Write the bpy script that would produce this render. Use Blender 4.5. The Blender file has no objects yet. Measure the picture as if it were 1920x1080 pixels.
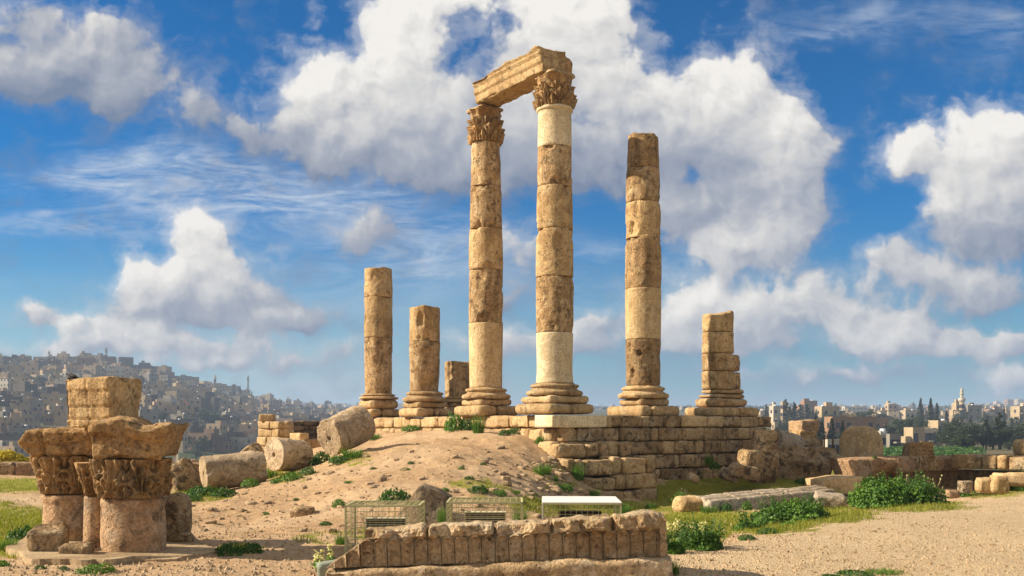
import bpy, math, random
import numpy as np
from mathutils import Vector, Matrix, Euler
random.seed(7)
RAD = math.radians
SC = bpy.context.scene
COL = SC.collection
F, HZ, EYE = 1867.0, 800.0, 1.65          # focal length in photo pixels, eye-level row, eye height

# ------------------------------------------------------------------ camera
cam = bpy.data.cameras.new('camera'); camo = bpy.data.objects.new('camera', cam); COL.objects.link(camo)
camo.location = (0, 0, EYE); camo.rotation_euler = (RAD(90), 0, 0)
cam.lens = 35.0; cam.sensor_width = 36.0; cam.shift_y = 260 / 1920
cam.clip_start = 0.1; cam.clip_end = 20000
SC.camera = camo

# ------------------------------------------------------------------ node helpers
class NT:
    def __init__(s, nt): s.nt = nt
    def n(s, t, props=None, **ins):
        nd = s.nt.nodes.new('ShaderNode' + t)
        for k, v in (props or {}).items(): setattr(nd, k, v)
        for k, v in ins.items():
            k = k.replace('_', ' ')
            s.set(nd.inputs[int(k[1:])] if k[0] == 'i' and k[1:].isdigit() else nd.inputs[k], v)
        return nd
    def set(s, sock, v):
        if isinstance(v, bpy.types.NodeSocket): s.nt.links.new(v, sock)
        elif isinstance(v, bpy.types.Node): s.nt.links.new(v.outputs[0], sock)
        else:
            if sock.type == 'RGBA' and len(v) == 3: v = (*v, 1)
            sock.default_value = v
    def m(s, op, a, b=0.0, c=0.0, clamp=False):
        nd = s.nt.nodes.new('ShaderNodeMath'); nd.operation = op; nd.use_clamp = clamp
        for i, v in enumerate((a, b, c)): s.set(nd.inputs[i], v)
        return nd.outputs[0]
    def v(s, op, a, b=(0, 0, 0), scale=None):
        nd = s.nt.nodes.new('ShaderNodeVectorMath'); nd.operation = op
        s.set(nd.inputs[0], a); s.set(nd.inputs[1], b)
        if scale is not None: s.set(nd.inputs[3], scale)
        return nd.outputs['Value'] if op in ('DOT_PRODUCT', 'LENGTH') else nd.outputs[0]
    def mix(s, f, a, b, blend='MIX'):
        nd = s.nt.nodes.new('ShaderNodeMix'); nd.data_type = 'RGBA'; nd.blend_type = blend
        s.set(nd.inputs[0], f); s.set(nd.inputs[6], a); s.set(nd.inputs[7], b)
        return nd.outputs[2]
    def ss(s, x, lo, hi):
        nd = s.nt.nodes.new('ShaderNodeMapRange'); nd.interpolation_type = 'SMOOTHSTEP'
        s.set(nd.inputs[0], x); nd.inputs[1].default_value = lo; nd.inputs[2].default_value = hi
        return nd.outputs[0]
    def noise(s, vec, scale, detail=4, rough=0.5, lac=2.0, dist=0.0, dims='3D'):
        return s.n('TexNoise', {'noise_dimensions': dims}, Vector=vec, Scale=scale, Detail=detail, Roughness=rough, Lacunarity=lac, Distortion=dist).outputs[0]

# ------------------------------------------------------------------ sky and sun
SUN_AZ, SUN_EL = RAD(269.5), RAD(30.5)
w = bpy.data.worlds.new('World'); SC.world = w; w.use_nodes = True
w.node_tree.nodes.clear(); W = NT(w.node_tree)
sky = W.n('TexSky', {'sky_type': 'NISHITA', 'sun_disc': False, 'sun_elevation': SUN_EL, 'sun_rotation': SUN_AZ,
                     'altitude': 800.0, 'air_density': 1.0, 'dust_density': 0.6, 'ozone_density': 2.5})
skyc = W.mix(1.0, W.n('HueSaturation', Saturation=1.7, Value=0.58, Hue=0.5, Color=sky), (.02, .93, 1.02), 'MULTIPLY')
# clouds live on the celestial sphere: gnomonic coordinates of the view direction (infinitely far away)
gen = W.n('TexCoord').outputs['Generated']
sep = W.n('SeparateXYZ', Vector=gen)
ay = W.m('MAXIMUM', W.m('ABSOLUTE', sep.outputs[1]), 0.03)
qx = W.m('MULTIPLY', W.m('DIVIDE', sep.outputs[0], ay), F / 100)
qy = W.m('MULTIPLY', W.m('DIVIDE', sep.outputs[2], ay), F / 100)
q = W.n('CombineXYZ', X=qx, Y=qy, Z=0.0).outputs[0]
wn = W.n('TexNoise', {'noise_dimensions': '2D'}, Vector=q, Scale=0.9, Detail=4.0, Roughness=0.55).outputs[1]
qw = W.v('ADD', q, W.v('SCALE', W.v('SUBTRACT', wn, (.5, .5, .5)), scale=.7))
# (u, v, rx, ry, tilt, weight, brightness)
CL = [
 # big central cumulus
 (760,50,95,80,0,1,.95),(680,170,100,80,0,1,.92),(620,160,50,60,0,.8,.95),(830,130,120,100,0,1,.9),(880,230,190,90,0,1,.70),(1000,60,110,80,0,1,.88),
 (1110,50,80,70,0,1,.95),(1080,150,120,110,0,1,.86),(1260,190,130,90,0,1,.93),(1360,170,90,70,0,1,1.0),(1440,230,80,55,0,1,.92),(1200,275,170,70,0,1,.44),
 (760,275,130,55,0,1,.52),(1470,300,70,60,0,1,.8),(1330,310,110,50,0,1,.38),(1000,280,180,65,0,.9,.44),(860,10,60,45,0,1,.9),
 (893,74,62,64,0,-.92,.8),(930,30,40,50,0,-.35,.8),(850,110,40,34,0,-.3,.8),(1390,390,120,55,0,1,.72),(1485,350,55,75,0,.9,.85),(1450,470,80,38,0,1,.86),(1360,480,60,40,0,.9,.8),(1280,400,60,40,0,.8,.48),
 (1500,280,45,45,0,.8,.92),(1300,340,40,20,0,-.5,.6),
 # right hand cumulus
 (1830,290,110,55,0,1,.92),(1910,350,110,90,0,1,.8),(1760,300,60,28,0,.8,.85),(1870,440,90,50,0,1,.42),(1715,292,40,20,0,.8,.9),(1890,245,90,30,0,.8,.97),(1800,390,60,40,0,.8,.75),
 (1700,500,70,32,0,.8,.68),(1790,535,110,36,0,.9,.72),(1870,545,70,30,0,.8,.62),(1670,470,45,22,0,.7,.7),
 # upper left soft cloud
 (100,110,110,65,0,.72,.42),(200,130,100,55,0,.8,.54),(40,150,90,50,0,.68,.4),(260,165,70,50,0,.8,.6),(30,50,50,38,0,.7,.5),(200,60,50,35,0,.6,.6),
 (420,235,90,45,0,.5,.42),(370,200,55,35,0,.42,.4),(560,265,110,50,0,.5,.5),
 # tower at centre left
 (372,415,56,34,0,1,1.0),(345,440,30,22,0,.5,.9),(362,472,44,40,0,1,.92),(330,530,75,48,0,1,.85),(425,530,75,52,0,1,.82),(300,565,75,34,0,.95,.6),(455,560,70,36,0,.9,.62),(245,535,30,36,0,.8,.8),(370,580,125,18,0,.9,.42),
 (540,500,36,20,0,.45,.4),
 # low banks
 (190,612,70,20,0,.95,.95),(280,625,70,18,0,.85,.82),(60,590,38,20,0,1.2,.72),(360,650,120,20,0,.8,.78),(500,612,66,20,0,.8,.74),(560,600,60,20,0,.9,.62),(430,685,150,16,0,.8,.72),(150,655,120,16,0,.9,.7),
 (700,445,58,36,0,.95,.58),(985,480,60,52,0,.9,.68),(960,650,95,28,0,1.0,.76),(1090,640,60,28,0,1.0,.72),(600,665,100,22,0,.8,.68),(940,560,40,22,0,.7,.6),
 (1310,562,75,40,0,1.25,.92),(1265,605,62,32,0,1.2,.78),(1400,602,105,30,0,1.15,.72),(1520,562,90,32,0,1.15,.8),(1640,602,90,30,0,1.15,.78),(1665,640,90,24,0,1.1,.66),(1800,660,95,18,0,1.2,.8),(1360,645,120,22,0,1.0,.7),(1740,640,90,20,0,1.0,.74),(1890,645,60,22,0,1.0,.7),(1130,600,55,22,0,.8,.62),(1895,715,42,17,0,1.2,.8),(1570,700,160,16,0,.8,.6),
 # gaps of blue
 (1255,75,75,70,0,-.9,.8),(640,60,40,60,0,-.6,.8),(1545,180,50,60,0,-.5,.8),(1620,410,60,60,0,-.6,.8),(1150,420,60,40,0,-.5,.8),
]
def blobs(lst, vec, shade=True):
    D, B, Gv = 0.0, 0.0, None
    for (u, v, rx, ry, tilt, wt, br) in lst:
        vin = vec
        if not isinstance(D, float):      # chained (by a vanishing term) so that the blobs are evaluated one after the other
            ma = W.nt.nodes.new('ShaderNodeVectorMath'); ma.operation = 'MULTIPLY_ADD'
            W.set(ma.inputs[0], D); ma.inputs[1].default_value = (1e-7,) * 3; W.set(ma.inputs[2], vec); vin = ma.outputs[0]
        sx, sy = 100 / (rx * 1.15), 100 / (ry * 1.15)
        mm = W.nt.nodes.new('ShaderNodeVectorMath'); mm.operation = 'MULTIPLY_ADD'
        W.set(mm.inputs[0], vin); mm.inputs[1].default_value = (sx, sy, 0)
        mm.inputs[2].default_value = (-(u - 960) / 100 * sx, -(HZ - v) / 100 * sy, 0); mp = mm.outputs[0]
        e = W.m('POWER', 0.3679, W.v('DOT_PRODUCT', mp, mp))
        D = W.m('MULTIPLY_ADD', e, wt, D)
        if wt > 0 and shade:
            B = W.m('MULTIPLY_ADD', e, wt * br, B)
            ga = W.nt.nodes.new('ShaderNodeVectorMath'); ga.operation = 'MULTIPLY_ADD'
            W.set(ga.inputs[0], mp); W.set(ga.inputs[1], e); W.set(ga.inputs[2], Gv if Gv is not None else (0, 0, 0)); Gv = ga.outputs[0]
    return D, B, Gv
D, B, Gv = blobs([c for c in CL if c[5] > 0], qw)
Dneg, _, _ = blobs([c for c in CL if c[5] < 0], qw, False)
br = W.m('DIVIDE', B, W.m('ADD', W.m('MAXIMUM', D, 0.0), 0.06))
Dp = W.m('ADD', W.m('MAXIMUM', D, 0.0), 0.08)
slope = W.m('DIVIDE', W.v('DOT_PRODUCT', Gv, (-.42, .78, 0)), Dp)
def billow(vec, det):
    a = W.noise(vec, 1.15, det, .56, dims='2D')
    b = W.n('TexVoronoi', {'feature': 'SMOOTH_F1', 'normalize': True, 'voronoi_dimensions': '2D'}, Vector=vec, Scale=1.5, Detail=2.0, Roughness=.5, Lacunarity=2.3, Smoothness=.6).outputs[0]
    return W.m('SUBTRACT', W.m('MULTIPLY', a, 1.5), W.m('MULTIPLY', b, .7))
qn = W.v('ADD', q, W.v('SCALE', W.v('SUBTRACT', wn, (.5, .5, .5)), scale=.5))
h0 = billow(qn, 9.0)
h1 = billow(W.v('ADD', qn, (-.17, .2, 0.0)), 3.0)
relief = W.m('SUBTRACT', h0, h1)
dens = W.m('ADD', W.m('ADD', W.m('MINIMUM', D, 1.25), Dneg), W.m('MULTIPLY', W.m('SUBTRACT', h0, .45), 1.15))
wisp = W.m('MULTIPLY', W.ss(W.m('ADD', dens, W.m('MULTIPLY', W.m('SUBTRACT', W.noise(W.v('MULTIPLY', qn, (.7, 1.3, 1)), 2.6, 6, .62, dims='2D'), .5), 1.1)), .0, .85), .42)
mask = W.m('MAXIMUM', W.ss(dens, .42, 1.0), wisp)
core = W.ss(dens, .55, 1.5)
lit = W.m('MULTIPLY', br, .97)
lit = W.m('ADD', lit, W.m('MULTIPLY', slope, .42))
lit = W.m('ADD', lit, W.m('MULTIPLY', relief, .34))
lit = W.m('SUBTRACT', lit, W.m('MULTIPLY', W.m('SUBTRACT', 1.0, core), .10), clamp=True)
ccol = W.n('ValToRGB', Fac=lit)
cr = ccol.color_ramp; cr.elements[0].position = .12; cr.elements[0].color = (.135, .175, .26, 1); cr.elements[1].position = 1.0; cr.elements[1].color = (.68, .655, .62, 1)
e = cr.elements.new(.5); e.color = (.29, .31, .36, 1)
e = cr.elements.new(.8); e.color = (.52, .51, .50, 1)
# thin high cirrus with ripples
CI = [(430,350,260,50,8,.9,1),(560,370,180,22,5,1,1),(180,330,160,30,5,.6,1),(90,430,170,26,0,.8,1),(760,440,230,36,2,.8,1),(820,500,170,30,0,.6,1),(300,300,120,40,12,.6,1),
      (1600,50,190,36,10,.36,1),(1720,20,160,30,15,.36,1),(1480,60,150,10,-5,.25,1),(1800,130,60,30,15,.2,1),(1890,60,60,60,0,.4,1),(1150,470,80,20,0,.35,1),(650,560,220,60,0,.4,1),(1100,560,120,60,0,.4,1)]
Dc, _, _ = blobs(CI, W.v('ADD', q, W.v('SCALE', W.v('SUBTRACT', wn, (.5, .5, .5)), scale=.9)), False)
cs = W.n('Mapping', {'vector_type': 'POINT'}, Vector=q, Rotation=(0, 0, RAD(-9)), Scale=(.35, 1.5, 1)).outputs[0]
streak = W.noise(cs, 1.5, 7, .6, dist=.9, dims='2D')
cs2 = W.n('Mapping', {'vector_type': 'POINT'}, Vector=q, Rotation=(0, 0, RAD(20)), Scale=(1.3, 6.5, 1)).outputs[0]
ripple = W.noise(cs2, 2.2, 2, .5, dist=.6, dims='2D')
cirr = W.m('MULTIPLY', W.ss(Dc, .02, 1.1), W.m('ADD', W.m('ADD', .12, W.ss(streak, .25, .85)), W.m('MULTIPLY', W.m('SUBTRACT', ripple, .5), .6)), clamp=True)
cirr = W.m('MULTIPLY', cirr, .85)
# pale veil of distant cloud low in the sky
veil = W.m('MULTIPLY', W.m('SUBTRACT', 1.0, W.ss(qy, .0, 4.4)), W.m('ADD', .55, W.m('MULTIPLY', W.noise(W.n('Mapping', Vector=q, Scale=(.35, 1.2, 1)).outputs[0], 1.3, 5, .55, dims='2D'), .62)), clamp=True)
K = 7.6   # strength 0.1 below: cloud radiances are given in picture units
def k3(c): return tuple(x * K for x in c)
col = W.mix(veil, skyc, W.mix(W.ss(qx, -5.0, 4.0), k3((.34, .385, .455)), k3((.15, .215, .31))))
col = W.mix(cirr, col, k3((.42, .48, .56)))
col = W.mix(mask, col, W.mix(1.0, ccol.outputs[0], (K, K, K), 'MULTIPLY'))
# unseen broken cloud added overhead and behind the viewer as warm fill light
top = W.m('MAXIMUM', W.ss(sep.outputs[2], .43, .56), W.m('MULTIPLY', W.ss(W.m('MULTIPLY', sep.outputs[1], -1.0), -.1, .15), W.ss(sep.outputs[2], .06, .2)))
tn = W.noise(gen, 3.2, 6, .58)
col = W.mix(W.m('MULTIPLY', top, W.ss(tn, .38, .58)), col, k3((.57, .52, .445)))
bg = W.n('Background', Color=col, Strength=0.1)
W.nt.links.new(bg.outputs[0], W.n('OutputWorld').inputs[0])
try:
    w.cycles.sampling_method = 'NONE'
except Exception: pass

sl = bpy.data.lights.new('sun', 'SUN'); slo = bpy.data.objects.new('sun', sl); COL.objects.link(slo)
sl.energy = 5.0; sl.angle = RAD(0.5); sl.color = (1.0, .875, .70)
to_sun = Vector((math.sin(SUN_AZ) * math.cos(SUN_EL), math.cos(SUN_AZ) * math.cos(SUN_EL), math.sin(SUN_EL)))
slo.rotation_euler = (-to_sun).to_track_quat('-Z', 'Y').to_euler()
SC.view_settings.view_transform = 'Standard'; SC.view_settings.look = 'None'
SC.view_settings.exposure = 0.85; SC.view_settings.gamma = 1.0
SC.cycles.use_denoising = True
SC.cycles.max_bounces = 5; SC.cycles.diffuse_bounces = 3; SC.cycles.volume_bounces = 0; SC.cycles.transparent_max_bounces = 6
SC.cycles.use_adaptive_sampling = True; SC.cycles.adaptive_threshold = 0.012; SC.cycles.adaptive_min_samples = 8

# ------------------------------------------------------------------ numeric noise
def _hash(i, j, k, s):
    h = (i * 374761393 + j * 668265263 + k * 1274126177 + s * 982451653) & 0xffffffff
    h = ((h ^ (h >> 13)) * 1274126177) & 0xffffffff
    h = ((h ^ (h >> 16)) * 2246822519) & 0xffffffff
    return ((h ^ (h >> 15)) & 0xffffff) / float(0xffffff)
def vnoise(p, s=0):
    p = np.asarray(p, float); f = np.floor(p); i = f.astype(np.int64); t = p - f; t = t * t * (3 - 2 * t)
    r = 0
    for a in (0, 1):
        for b in (0, 1):
            for c in (0, 1):
                wgt = (t[:, 0] if a else 1 - t[:, 0]) * (t[:, 1] if b else 1 - t[:, 1]) * (t[:, 2] if c else 1 - t[:, 2])
                r = r + wgt * _hash(i[:, 0] + a, i[:, 1] + b, i[:, 2] + c, s)
    return r * 2 - 1
def fbm(p, o=4, s=0, g=.5):
    r, a, f, t = 0, 1, 1, 0
    for k in range(o):
        r = r + a * vnoise(np.asarray(p) * f + k * 17.3, s + k); t += a; a *= g; f *= 2.03
    return r / t
def sst(x, lo, hi):
    t = np.clip((x - lo) / (hi - lo), 0, 1); return t * t * (3 - 2 * t)

# ------------------------------------------------------------------ object helpers
def mesh(name, V, Fs, mat, smooth=True, mats=None, midx=None):
    me = bpy.data.meshes.new(name)
    me.from_pydata([tuple(v) for v in V] if not isinstance(V, np.ndarray) else V.tolist(), [], Fs.tolist() if isinstance(Fs, np.ndarray) else Fs)
    for mm in (mats or [mat]): me.materials.append(mm)
    if midx is not None: me.polygons.foreach_set('material_index', np.asarray(midx, dtype=np.int32))
    me.polygons.foreach_set('use_smooth', np.full(len(me.polygons), smooth))
    me.update(); return me
def ob(name, me, parent=None, loc=None, rot=None, scale=None):
    o = bpy.data.objects.new(name, me); COL.objects.link(o)
    if parent is not None: o.parent = parent
    if loc is not None: o.location = loc
    if rot is not None: o.rotation_euler = rot if hasattr(rot, '__len__') else (0, 0, rot)
    if scale is not None: o.scale = scale if hasattr(scale, '__len__') else (scale,) * 3
    return o
def tag(o, label=None, cat=None, group=None, kind=None):
    for k, v in (('label', label), ('category', cat), ('group', group), ('kind', kind)):
        if v: o[k] = v
    return o
def thing(name, loc, label, cat, group=None, rot=0):
    o = ob(name, None, loc=loc, rot=rot); o.empty_display_size = .2
    return tag(o, label, cat, group, 'thing')
def copy_tree(o, parent=None):
    c = o.copy(); COL.objects.link(c)
    if parent is not None: c.parent = parent
    for ch in list(o.children): copy_tree(ch, c)
    return c
def P(u, v, d): return Vector(((u - 960) / F * d, d, EYE + (HZ - v) / F * d))
def PXY(u, d): return ((u - 960) / F * d, d)
def Zv(v, d): return EYE + (HZ - v) / F * d

# ------------------------------------------------------------------ geometry makers (arrays)
def join(parts):
    V, Q, n = [], [], 0
    for v, f in parts:
        v = np.asarray(v, float); V.append(v); Q += [[i + n for i in t] for t in (f.tolist() if isinstance(f, np.ndarray) else f)]; n += len(v)
    return np.vstack(V), Q
def box(sx, sy, sz, c=(0, 0, 0)):
    v = np.array([[x, y, z] for x in (-1, 1) for y in (-1, 1) for z in (-1, 1)], float) * (sx / 2, sy / 2, sz / 2) + np.array(c)
    return v, [[0, 1, 3, 2], [4, 6, 7, 5], [0, 4, 5, 1], [2, 3, 7, 6], [0, 2, 6, 4], [1, 5, 7, 3]]
def bar(p0, p1, wd):
    p0, p1 = Vector(p0), Vector(p1); d = p1 - p0; L = d.length
    v, f = box(wd, wd, L)
    R = np.array(d.to_track_quat('Z', 'Y').to_matrix())
    return v @ R.T + np.array((p0 + p1) / 2), f
def rock(sx, sy, sz, res=.08, edge=.05, rough=.02, seed=0, freq=3.0, low=.0, chip=.0, cuts=0, cutd=(.62, .95)):
    """a weathered block: rounded box with eroded surface"""
    n = [max(2, min(60, int(round(s / res)))) for s in (sx, sy, sz)]
    h = np.array((sx, sy, sz)) / 2
    faces = []; key = []
    def add(ax, side):
        a, b = [i for i in range(3) if i != ax]
        ia, ib = np.meshgrid(np.arange(n[a] + 1), np.arange(n[b] + 1), indexing='ij')
        g = np.zeros(ia.shape + (3,), int); g[..., a] = ia; g[..., b] = ib; g[..., ax] = side * n[ax]
        code = (g[..., 0] * 1000 + g[..., 1]) * 1000 + g[..., 2]
        qd = np.stack([code[:-1, :-1], code[1:, :-1], code[1:, 1:], code[:-1, 1:]], -1).reshape(-1, 4)
        flip = (side == 1) ^ (ax == 1)
        return qd if flip else qd[:, ::-1]
    Q = np.vstack([add(ax, s) for ax in range(3) for s in (0, 1)])
    codes, inv = np.unique(Q, return_inverse=True); Q = inv.reshape(-1, 4)
    I = np.stack([codes // 1000000, (codes // 1000) % 1000, codes % 1000], -1)
    p = (I / np.array(n) * 2 - 1) * h
    e = min(edge, .95 * h.min())
    c = np.clip(p, -(h - e), h - e); d = p - c; L = np.linalg.norm(d, axis=1, keepdims=True); nrm = d / L
    p = c + nrm * e
    sd = seed * 7.31 + np.array((3.1, 9.7, 5.3)) * (seed % 13)
    disp = rough * fbm(p * freq + sd, 4, seed % 97)
    if low: disp = disp + low * fbm(p * freq * .3 + sd * 2, 2, seed % 91 + 3)
    if chip:
        k = np.sort(np.abs(p) / h, axis=1)[:, 1]      # second-largest coordinate: near 1 along edges
        disp = disp - chip * sst(k, .75, 1.0) * np.clip(fbm(p * freq * .9 + sd + 31, 3, seed % 89 + 5) + .15, 0, 1)
    p = p + nrm * disp[:, None]
    rg = random.Random(seed * 17 + 5)
    for _ in range(cuts):                        # fracture faces
        nv = np.array([rg.gauss(0, 1), rg.gauss(0, 1), rg.gauss(.15, .8)]); nv /= np.linalg.norm(nv)
        off = (np.abs(nv) * h).sum() * rg.uniform(*cutd); ov = p @ nv - off + .25 * rough * fbm(p * freq * 2 + sd, 3, seed % 61)
        p = p - np.maximum(ov, 0)[:, None] * nv
    return p, Q
def lathe(prof, seg=64, rough=.0, seed=0, freq=3.0, chip=0.0, step=.06, low=0.0, scars=0):
    """profile [(r,z)...] bottom to top, densified; radial erosion"""
    P2 = [prof[0]]
    for a, b in zip(prof[:-1], prof[1:]):
        k = max(1, int(math.hypot(b[0] - a[0], b[1] - a[1]) / step))
        P2 += [(a[0] + (b[0] - a[0]) * i / k, a[1] + (b[1] - a[1]) * i / k) for i in range(1, k + 1)]
    R = np.array([x[0] for x in P2]); Z = np.array([x[1] for x in P2]); m = len(R)
    th = np.arange(seg) / seg * 2 * np.pi
    r = np.repeat(R[:, None], seg, 1); z = np.repeat(Z[:, None], seg, 1)
    x, y = r * np.cos(th), r * np.sin(th)
    p = np.stack([x, y, z], -1).reshape(-1, 3)
    sd = np.array((seed * 3.7, seed * 1.9, seed * 5.1))
    k = rough * fbm(p * freq + sd, 4, seed % 97)
    if low: k = k + low * fbm(p * freq * .3 + sd, 2, seed % 71)
    if chip:
        zz = (p[:, 2] - Z.min()) / (Z.max() - Z.min()); ed = np.maximum(sst(zz, .8, 1), sst(zz, .2, 0.0) if False else 1 - sst(zz, 0, .2))
        k = k - chip * (.25 + .75 * ed) * sst(fbm(p * freq * .8 + sd + 11, 3, seed % 83 + 1), .18, .5)
    if scars:
        rg = random.Random(seed * 31 + 7); an = np.arctan2(p[:, 1], p[:, 0]); zs = Z.min(), Z.max(); rm = R.max()
        for _ in range(scars):
            a0 = rg.uniform(-3.14, 3.14); edge_ = rg.random() < .6
            z0 = rg.choice(zs) if edge_ else rg.uniform(*zs); wa = rg.uniform(.16, .45); wz = rg.uniform(.08, .3); dp = rg.uniform(.025, .085) * (rm / .5)
            da = (an - a0 + np.pi) % (2 * np.pi) - np.pi; q_ = (da / wa) ** 2 + ((p[:, 2] - z0) / wz) ** 2 + .6 * fbm(p * 6 + sd + a0, 2, seed % 53)
            k = k - dp * (1 - sst(q_, .35, 1.0))
    rr = np.hypot(p[:, 0], p[:, 1]); s = np.where(rr > 1e-4, np.maximum(rr + k * np.minimum(1, rr / max(R.max() * .5, 1e-3)), .0005) / np.maximum(rr, 1e-6), 1)
    p[:, 0] *= s; p[:, 1] *= s
    a = np.arange(m - 1)[:, None] * seg; j = np.arange(seg)[None]; j2 = (j + 1) % seg
    Q = np.stack([a + j, a + j2, a + seg + j2, a + seg + j], -1).reshape(-1, 4)
    return p, Q
def rotz(v, a):
    c, s = math.cos(a), math.sin(a); return np.asarray(v) @ np.array([[c, s, 0], [-s, c, 0], [0, 0, 1]])

# ------------------------------------------------------------------ materials
MATS = {}
def newmat(name):
    m = bpy.data.materials.new(name); m.use_nodes = True; m.node_tree.nodes.clear(); return m, NT(m.node_tree)
def finish(T, colr, rough=.9, normal=None, spec=.25, extra=None):
    b = T.n('BsdfPrincipled', Base_Color=colr, Roughness=rough)
    b.inputs['Specular IOR Level'].default_value = spec
    if normal is not None: T.set(b.inputs['Normal'], normal)
    o = T.n('OutputMaterial'); T.nt.links.new((extra or b).outputs[0], o.inputs[0]); return b
def stone(name, c1, c2, dark=(.1, .075, .05), dk=.5, pits=.5, bump=.5, streak=0.0, sc=1.0, pale=None, fine=1.0):
    wm = lambda c: (c[0] * 1.03, c[1] * .98, c[2] * .87)
    c1, c2, dark = wm(c1), wm(c2), wm(dark); pale = wm(pale) if pale else None
    m, T = newmat(name)
    oc = T.n('TexCoord').outputs['Object']; oi = T.n('ObjectInfo')
    off = T.v('SCALE', (37.1, 19.7, 53.3), scale=oi.outputs['Random'])
    c = T.v('ADD', oc, off)
    n1 = T.noise(c, 1.3 * sc, 6, .6); n2 = T.noise(c, 4.2 * sc, 8, .68, dist=.5); n3 = T.noise(c, 26 * sc, 4, .65); n4 = T.noise(c, 2.3 * sc, 9, .72)
    colr = T.mix(T.ss(n1, .40, .60), c1, c2)
    n6 = T.noise(c, .9 * sc, 7, .66, dist=.8); colr = T.mix(T.m('MULTIPLY', T.ss(n6, .52, .57), .3 + .5 * dk), colr, (.62 * c2[0], .57 * c2[1], .5 * c2[2]))
    if pale: colr = T.mix(T.m('MULTIPLY', T.ss(n4, .50, .60), .85), colr, pale)
    n5 = T.noise(c, 8.5 * sc, 6, .7, dist=.3)
    colr = T.mix(T.m('MULTIPLY', T.ss(n5, .52, .60), .35 + .35 * dk), colr, tuple(.5 * x for x in c2))
    st = T.m('MULTIPLY', T.ss(n2, .63 - .15 * dk, .71 - .15 * dk), .3 + .6 * dk)
    if streak:
        s1 = T.noise(T.n('Mapping', Vector=c, Scale=(4.5, 4.5, .45)).outputs[0], 1.2 * sc, 6, .62, dist=.3)
        colr = T.mix(T.m('MULTIPLY', T.ss(s1, .48, .62), streak), colr, tuple(.42 * x for x in c2))
    colr = T.mix(st, colr, dark)
    colr = T.mix(1.0, colr, T.n('ValToRGB', Fac=n3).outputs[0], 'MULTIPLY')
    T.nt.nodes[-1]
    for nd in T.nt.nodes:
        if nd.bl_idname == 'ShaderNodeValToRGB':
            nd.color_ramp.elements[0].position = .25; nd.color_ramp.elements[0].color = (.5, .48, .46, 1)
            nd.color_ramp.elements[1].position = .72; nd.color_ramp.elements[1].color = (1.2, 1.18, 1.15, 1)
    jit = T.m('ADD', .86, T.m('MULTIPLY', oi.outputs['Random'], .26))
    colr = T.mix(1.0, colr, T.n('CombineXYZ', X=jit, Y=jit, Z=jit).outputs[0], 'MULTIPLY')
    vor = T.n('TexVoronoi', Vector=T.v('ADD', c, T.v('SCALE', T.n('TexNoise', Vector=c, Scale=9.0 * sc).outputs[1], scale=.12)), Scale=13.0 * sc).outputs[0]
    pit = T.m('MULTIPLY', T.m('SUBTRACT', 1.0, T.ss(vor, .06, .26)), T.ss(T.noise(c, 3.1 * sc, 3), .5 - .12 * pits, .68))
    colr = T.mix(T.m('MULTIPLY', pit, .45), colr, dark)
    vor2 = T.n('TexVoronoi', Vector=c, Scale=5.0 * sc).outputs[0]
    pit2 = T.m('MULTIPLY', T.m('SUBTRACT', 1.0, T.ss(vor2, .05, .22)), T.ss(T.noise(c, 1.7 * sc, 3), .5, .6))
    colr = T.mix(T.m('MULTIPLY', pit2, .5 * pits), colr, dark)
    h = T.m('ADD', T.m('MULTIPLY', n3, .5 * fine), T.m('ADD', T.m('MULTIPLY', n2, .9), T.m('ADD', T.m('MULTIPLY', pit, -.9 * pits), T.m('MULTIPLY', pit2, -1.2 * pits))))
    bp = T.n('Bump', Strength=bump, Distance=.075 / sc, Height=h)
    finish(T, colr, .92, bp.outputs[0], .15)
    MATS[name] = m; return m
stone('ochre_limestone', (.60, .43, .25), (.48, .325, .175), (.13, .09, .055), .66, .8, .85, .5, pale=(.68, .53, .34))
stone('golden_limestone', (.66, .48, .27), (.54, .375, .20), (.14, .095, .06), .5, .6, .7, .3, pale=(.62, .48, .29))
stone('dark_stained_limestone', (.38, .25, .135), (.52, .36, .20), (.09, .06, .035), .65, .6, .75, .7, pale=(.5, .38, .23))
stone('restored_white_limestone', (.80, .69, .50), (.72, .60, .41), (.30, .2, .1), .12, .3, .25, .12)
stone('speckled_cream_limestone', (.66, .52, .33), (.58, .43, .25), (.2, .13, .07), .3, 1.0, .5, .2)
stone('base_limestone', (.62, .45, .26), (.52, .36, .20), (.11, .075, .045), .5, .5, .8, .15, pale=(.6, .48, .31))
stone('wall_limestone', (.62, .45, .27), (.46, .32, .18), (.075, .055, .036), .68, .6, .9, .25, pale=(.5, .4, .27))
stone('pinkish_limestone', (.56, .385, .245), (.46, .305, .19), (.13, .1, .075), .55, .8, .9, 0, pale=(.5, .39, .29))
stone('lichen_limestone', (.50, .37, .23), (.37, .26, .15), (.07, .055, .04), .8, .9, 1.0, 0, pale=(.52, .43, .31))
stone('carved_limestone', (.56, .37, .19), (.41, .265, .13), (.07, .05, .03), .5, .6, 1.0, .15, pale=(.42, .31, .19))
stone('grey_rock', (.44, .35, .25), (.33, .26, .18), (.08, .065, .05), .8, .7, 1.0, .3, pale=(.45, .38, .29))
stone('frieze_limestone', (.66, .51, .34), (.52, .38, .23), (.13, .095, .065), .5, 1.0, .9, .3, pale=(.72, .60, .45))
stone('weathered_grey_limestone', (.40, .34, .27), (.30, .25, .19), (.07, .06, .05), .9, 1.0, 1.0, 0, pale=(.55, .48, .4))
stone('smooth_cut_limestone', (.62, .47, .29), (.54, .39, .22), (.2, .14, .08), .25, .4, .4, .2)
stone('rubble_masonry', (.27, .2, .13), (.18, .135, .09), (.04, .033, .026), .8, .8, 1.0, 0)
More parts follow.
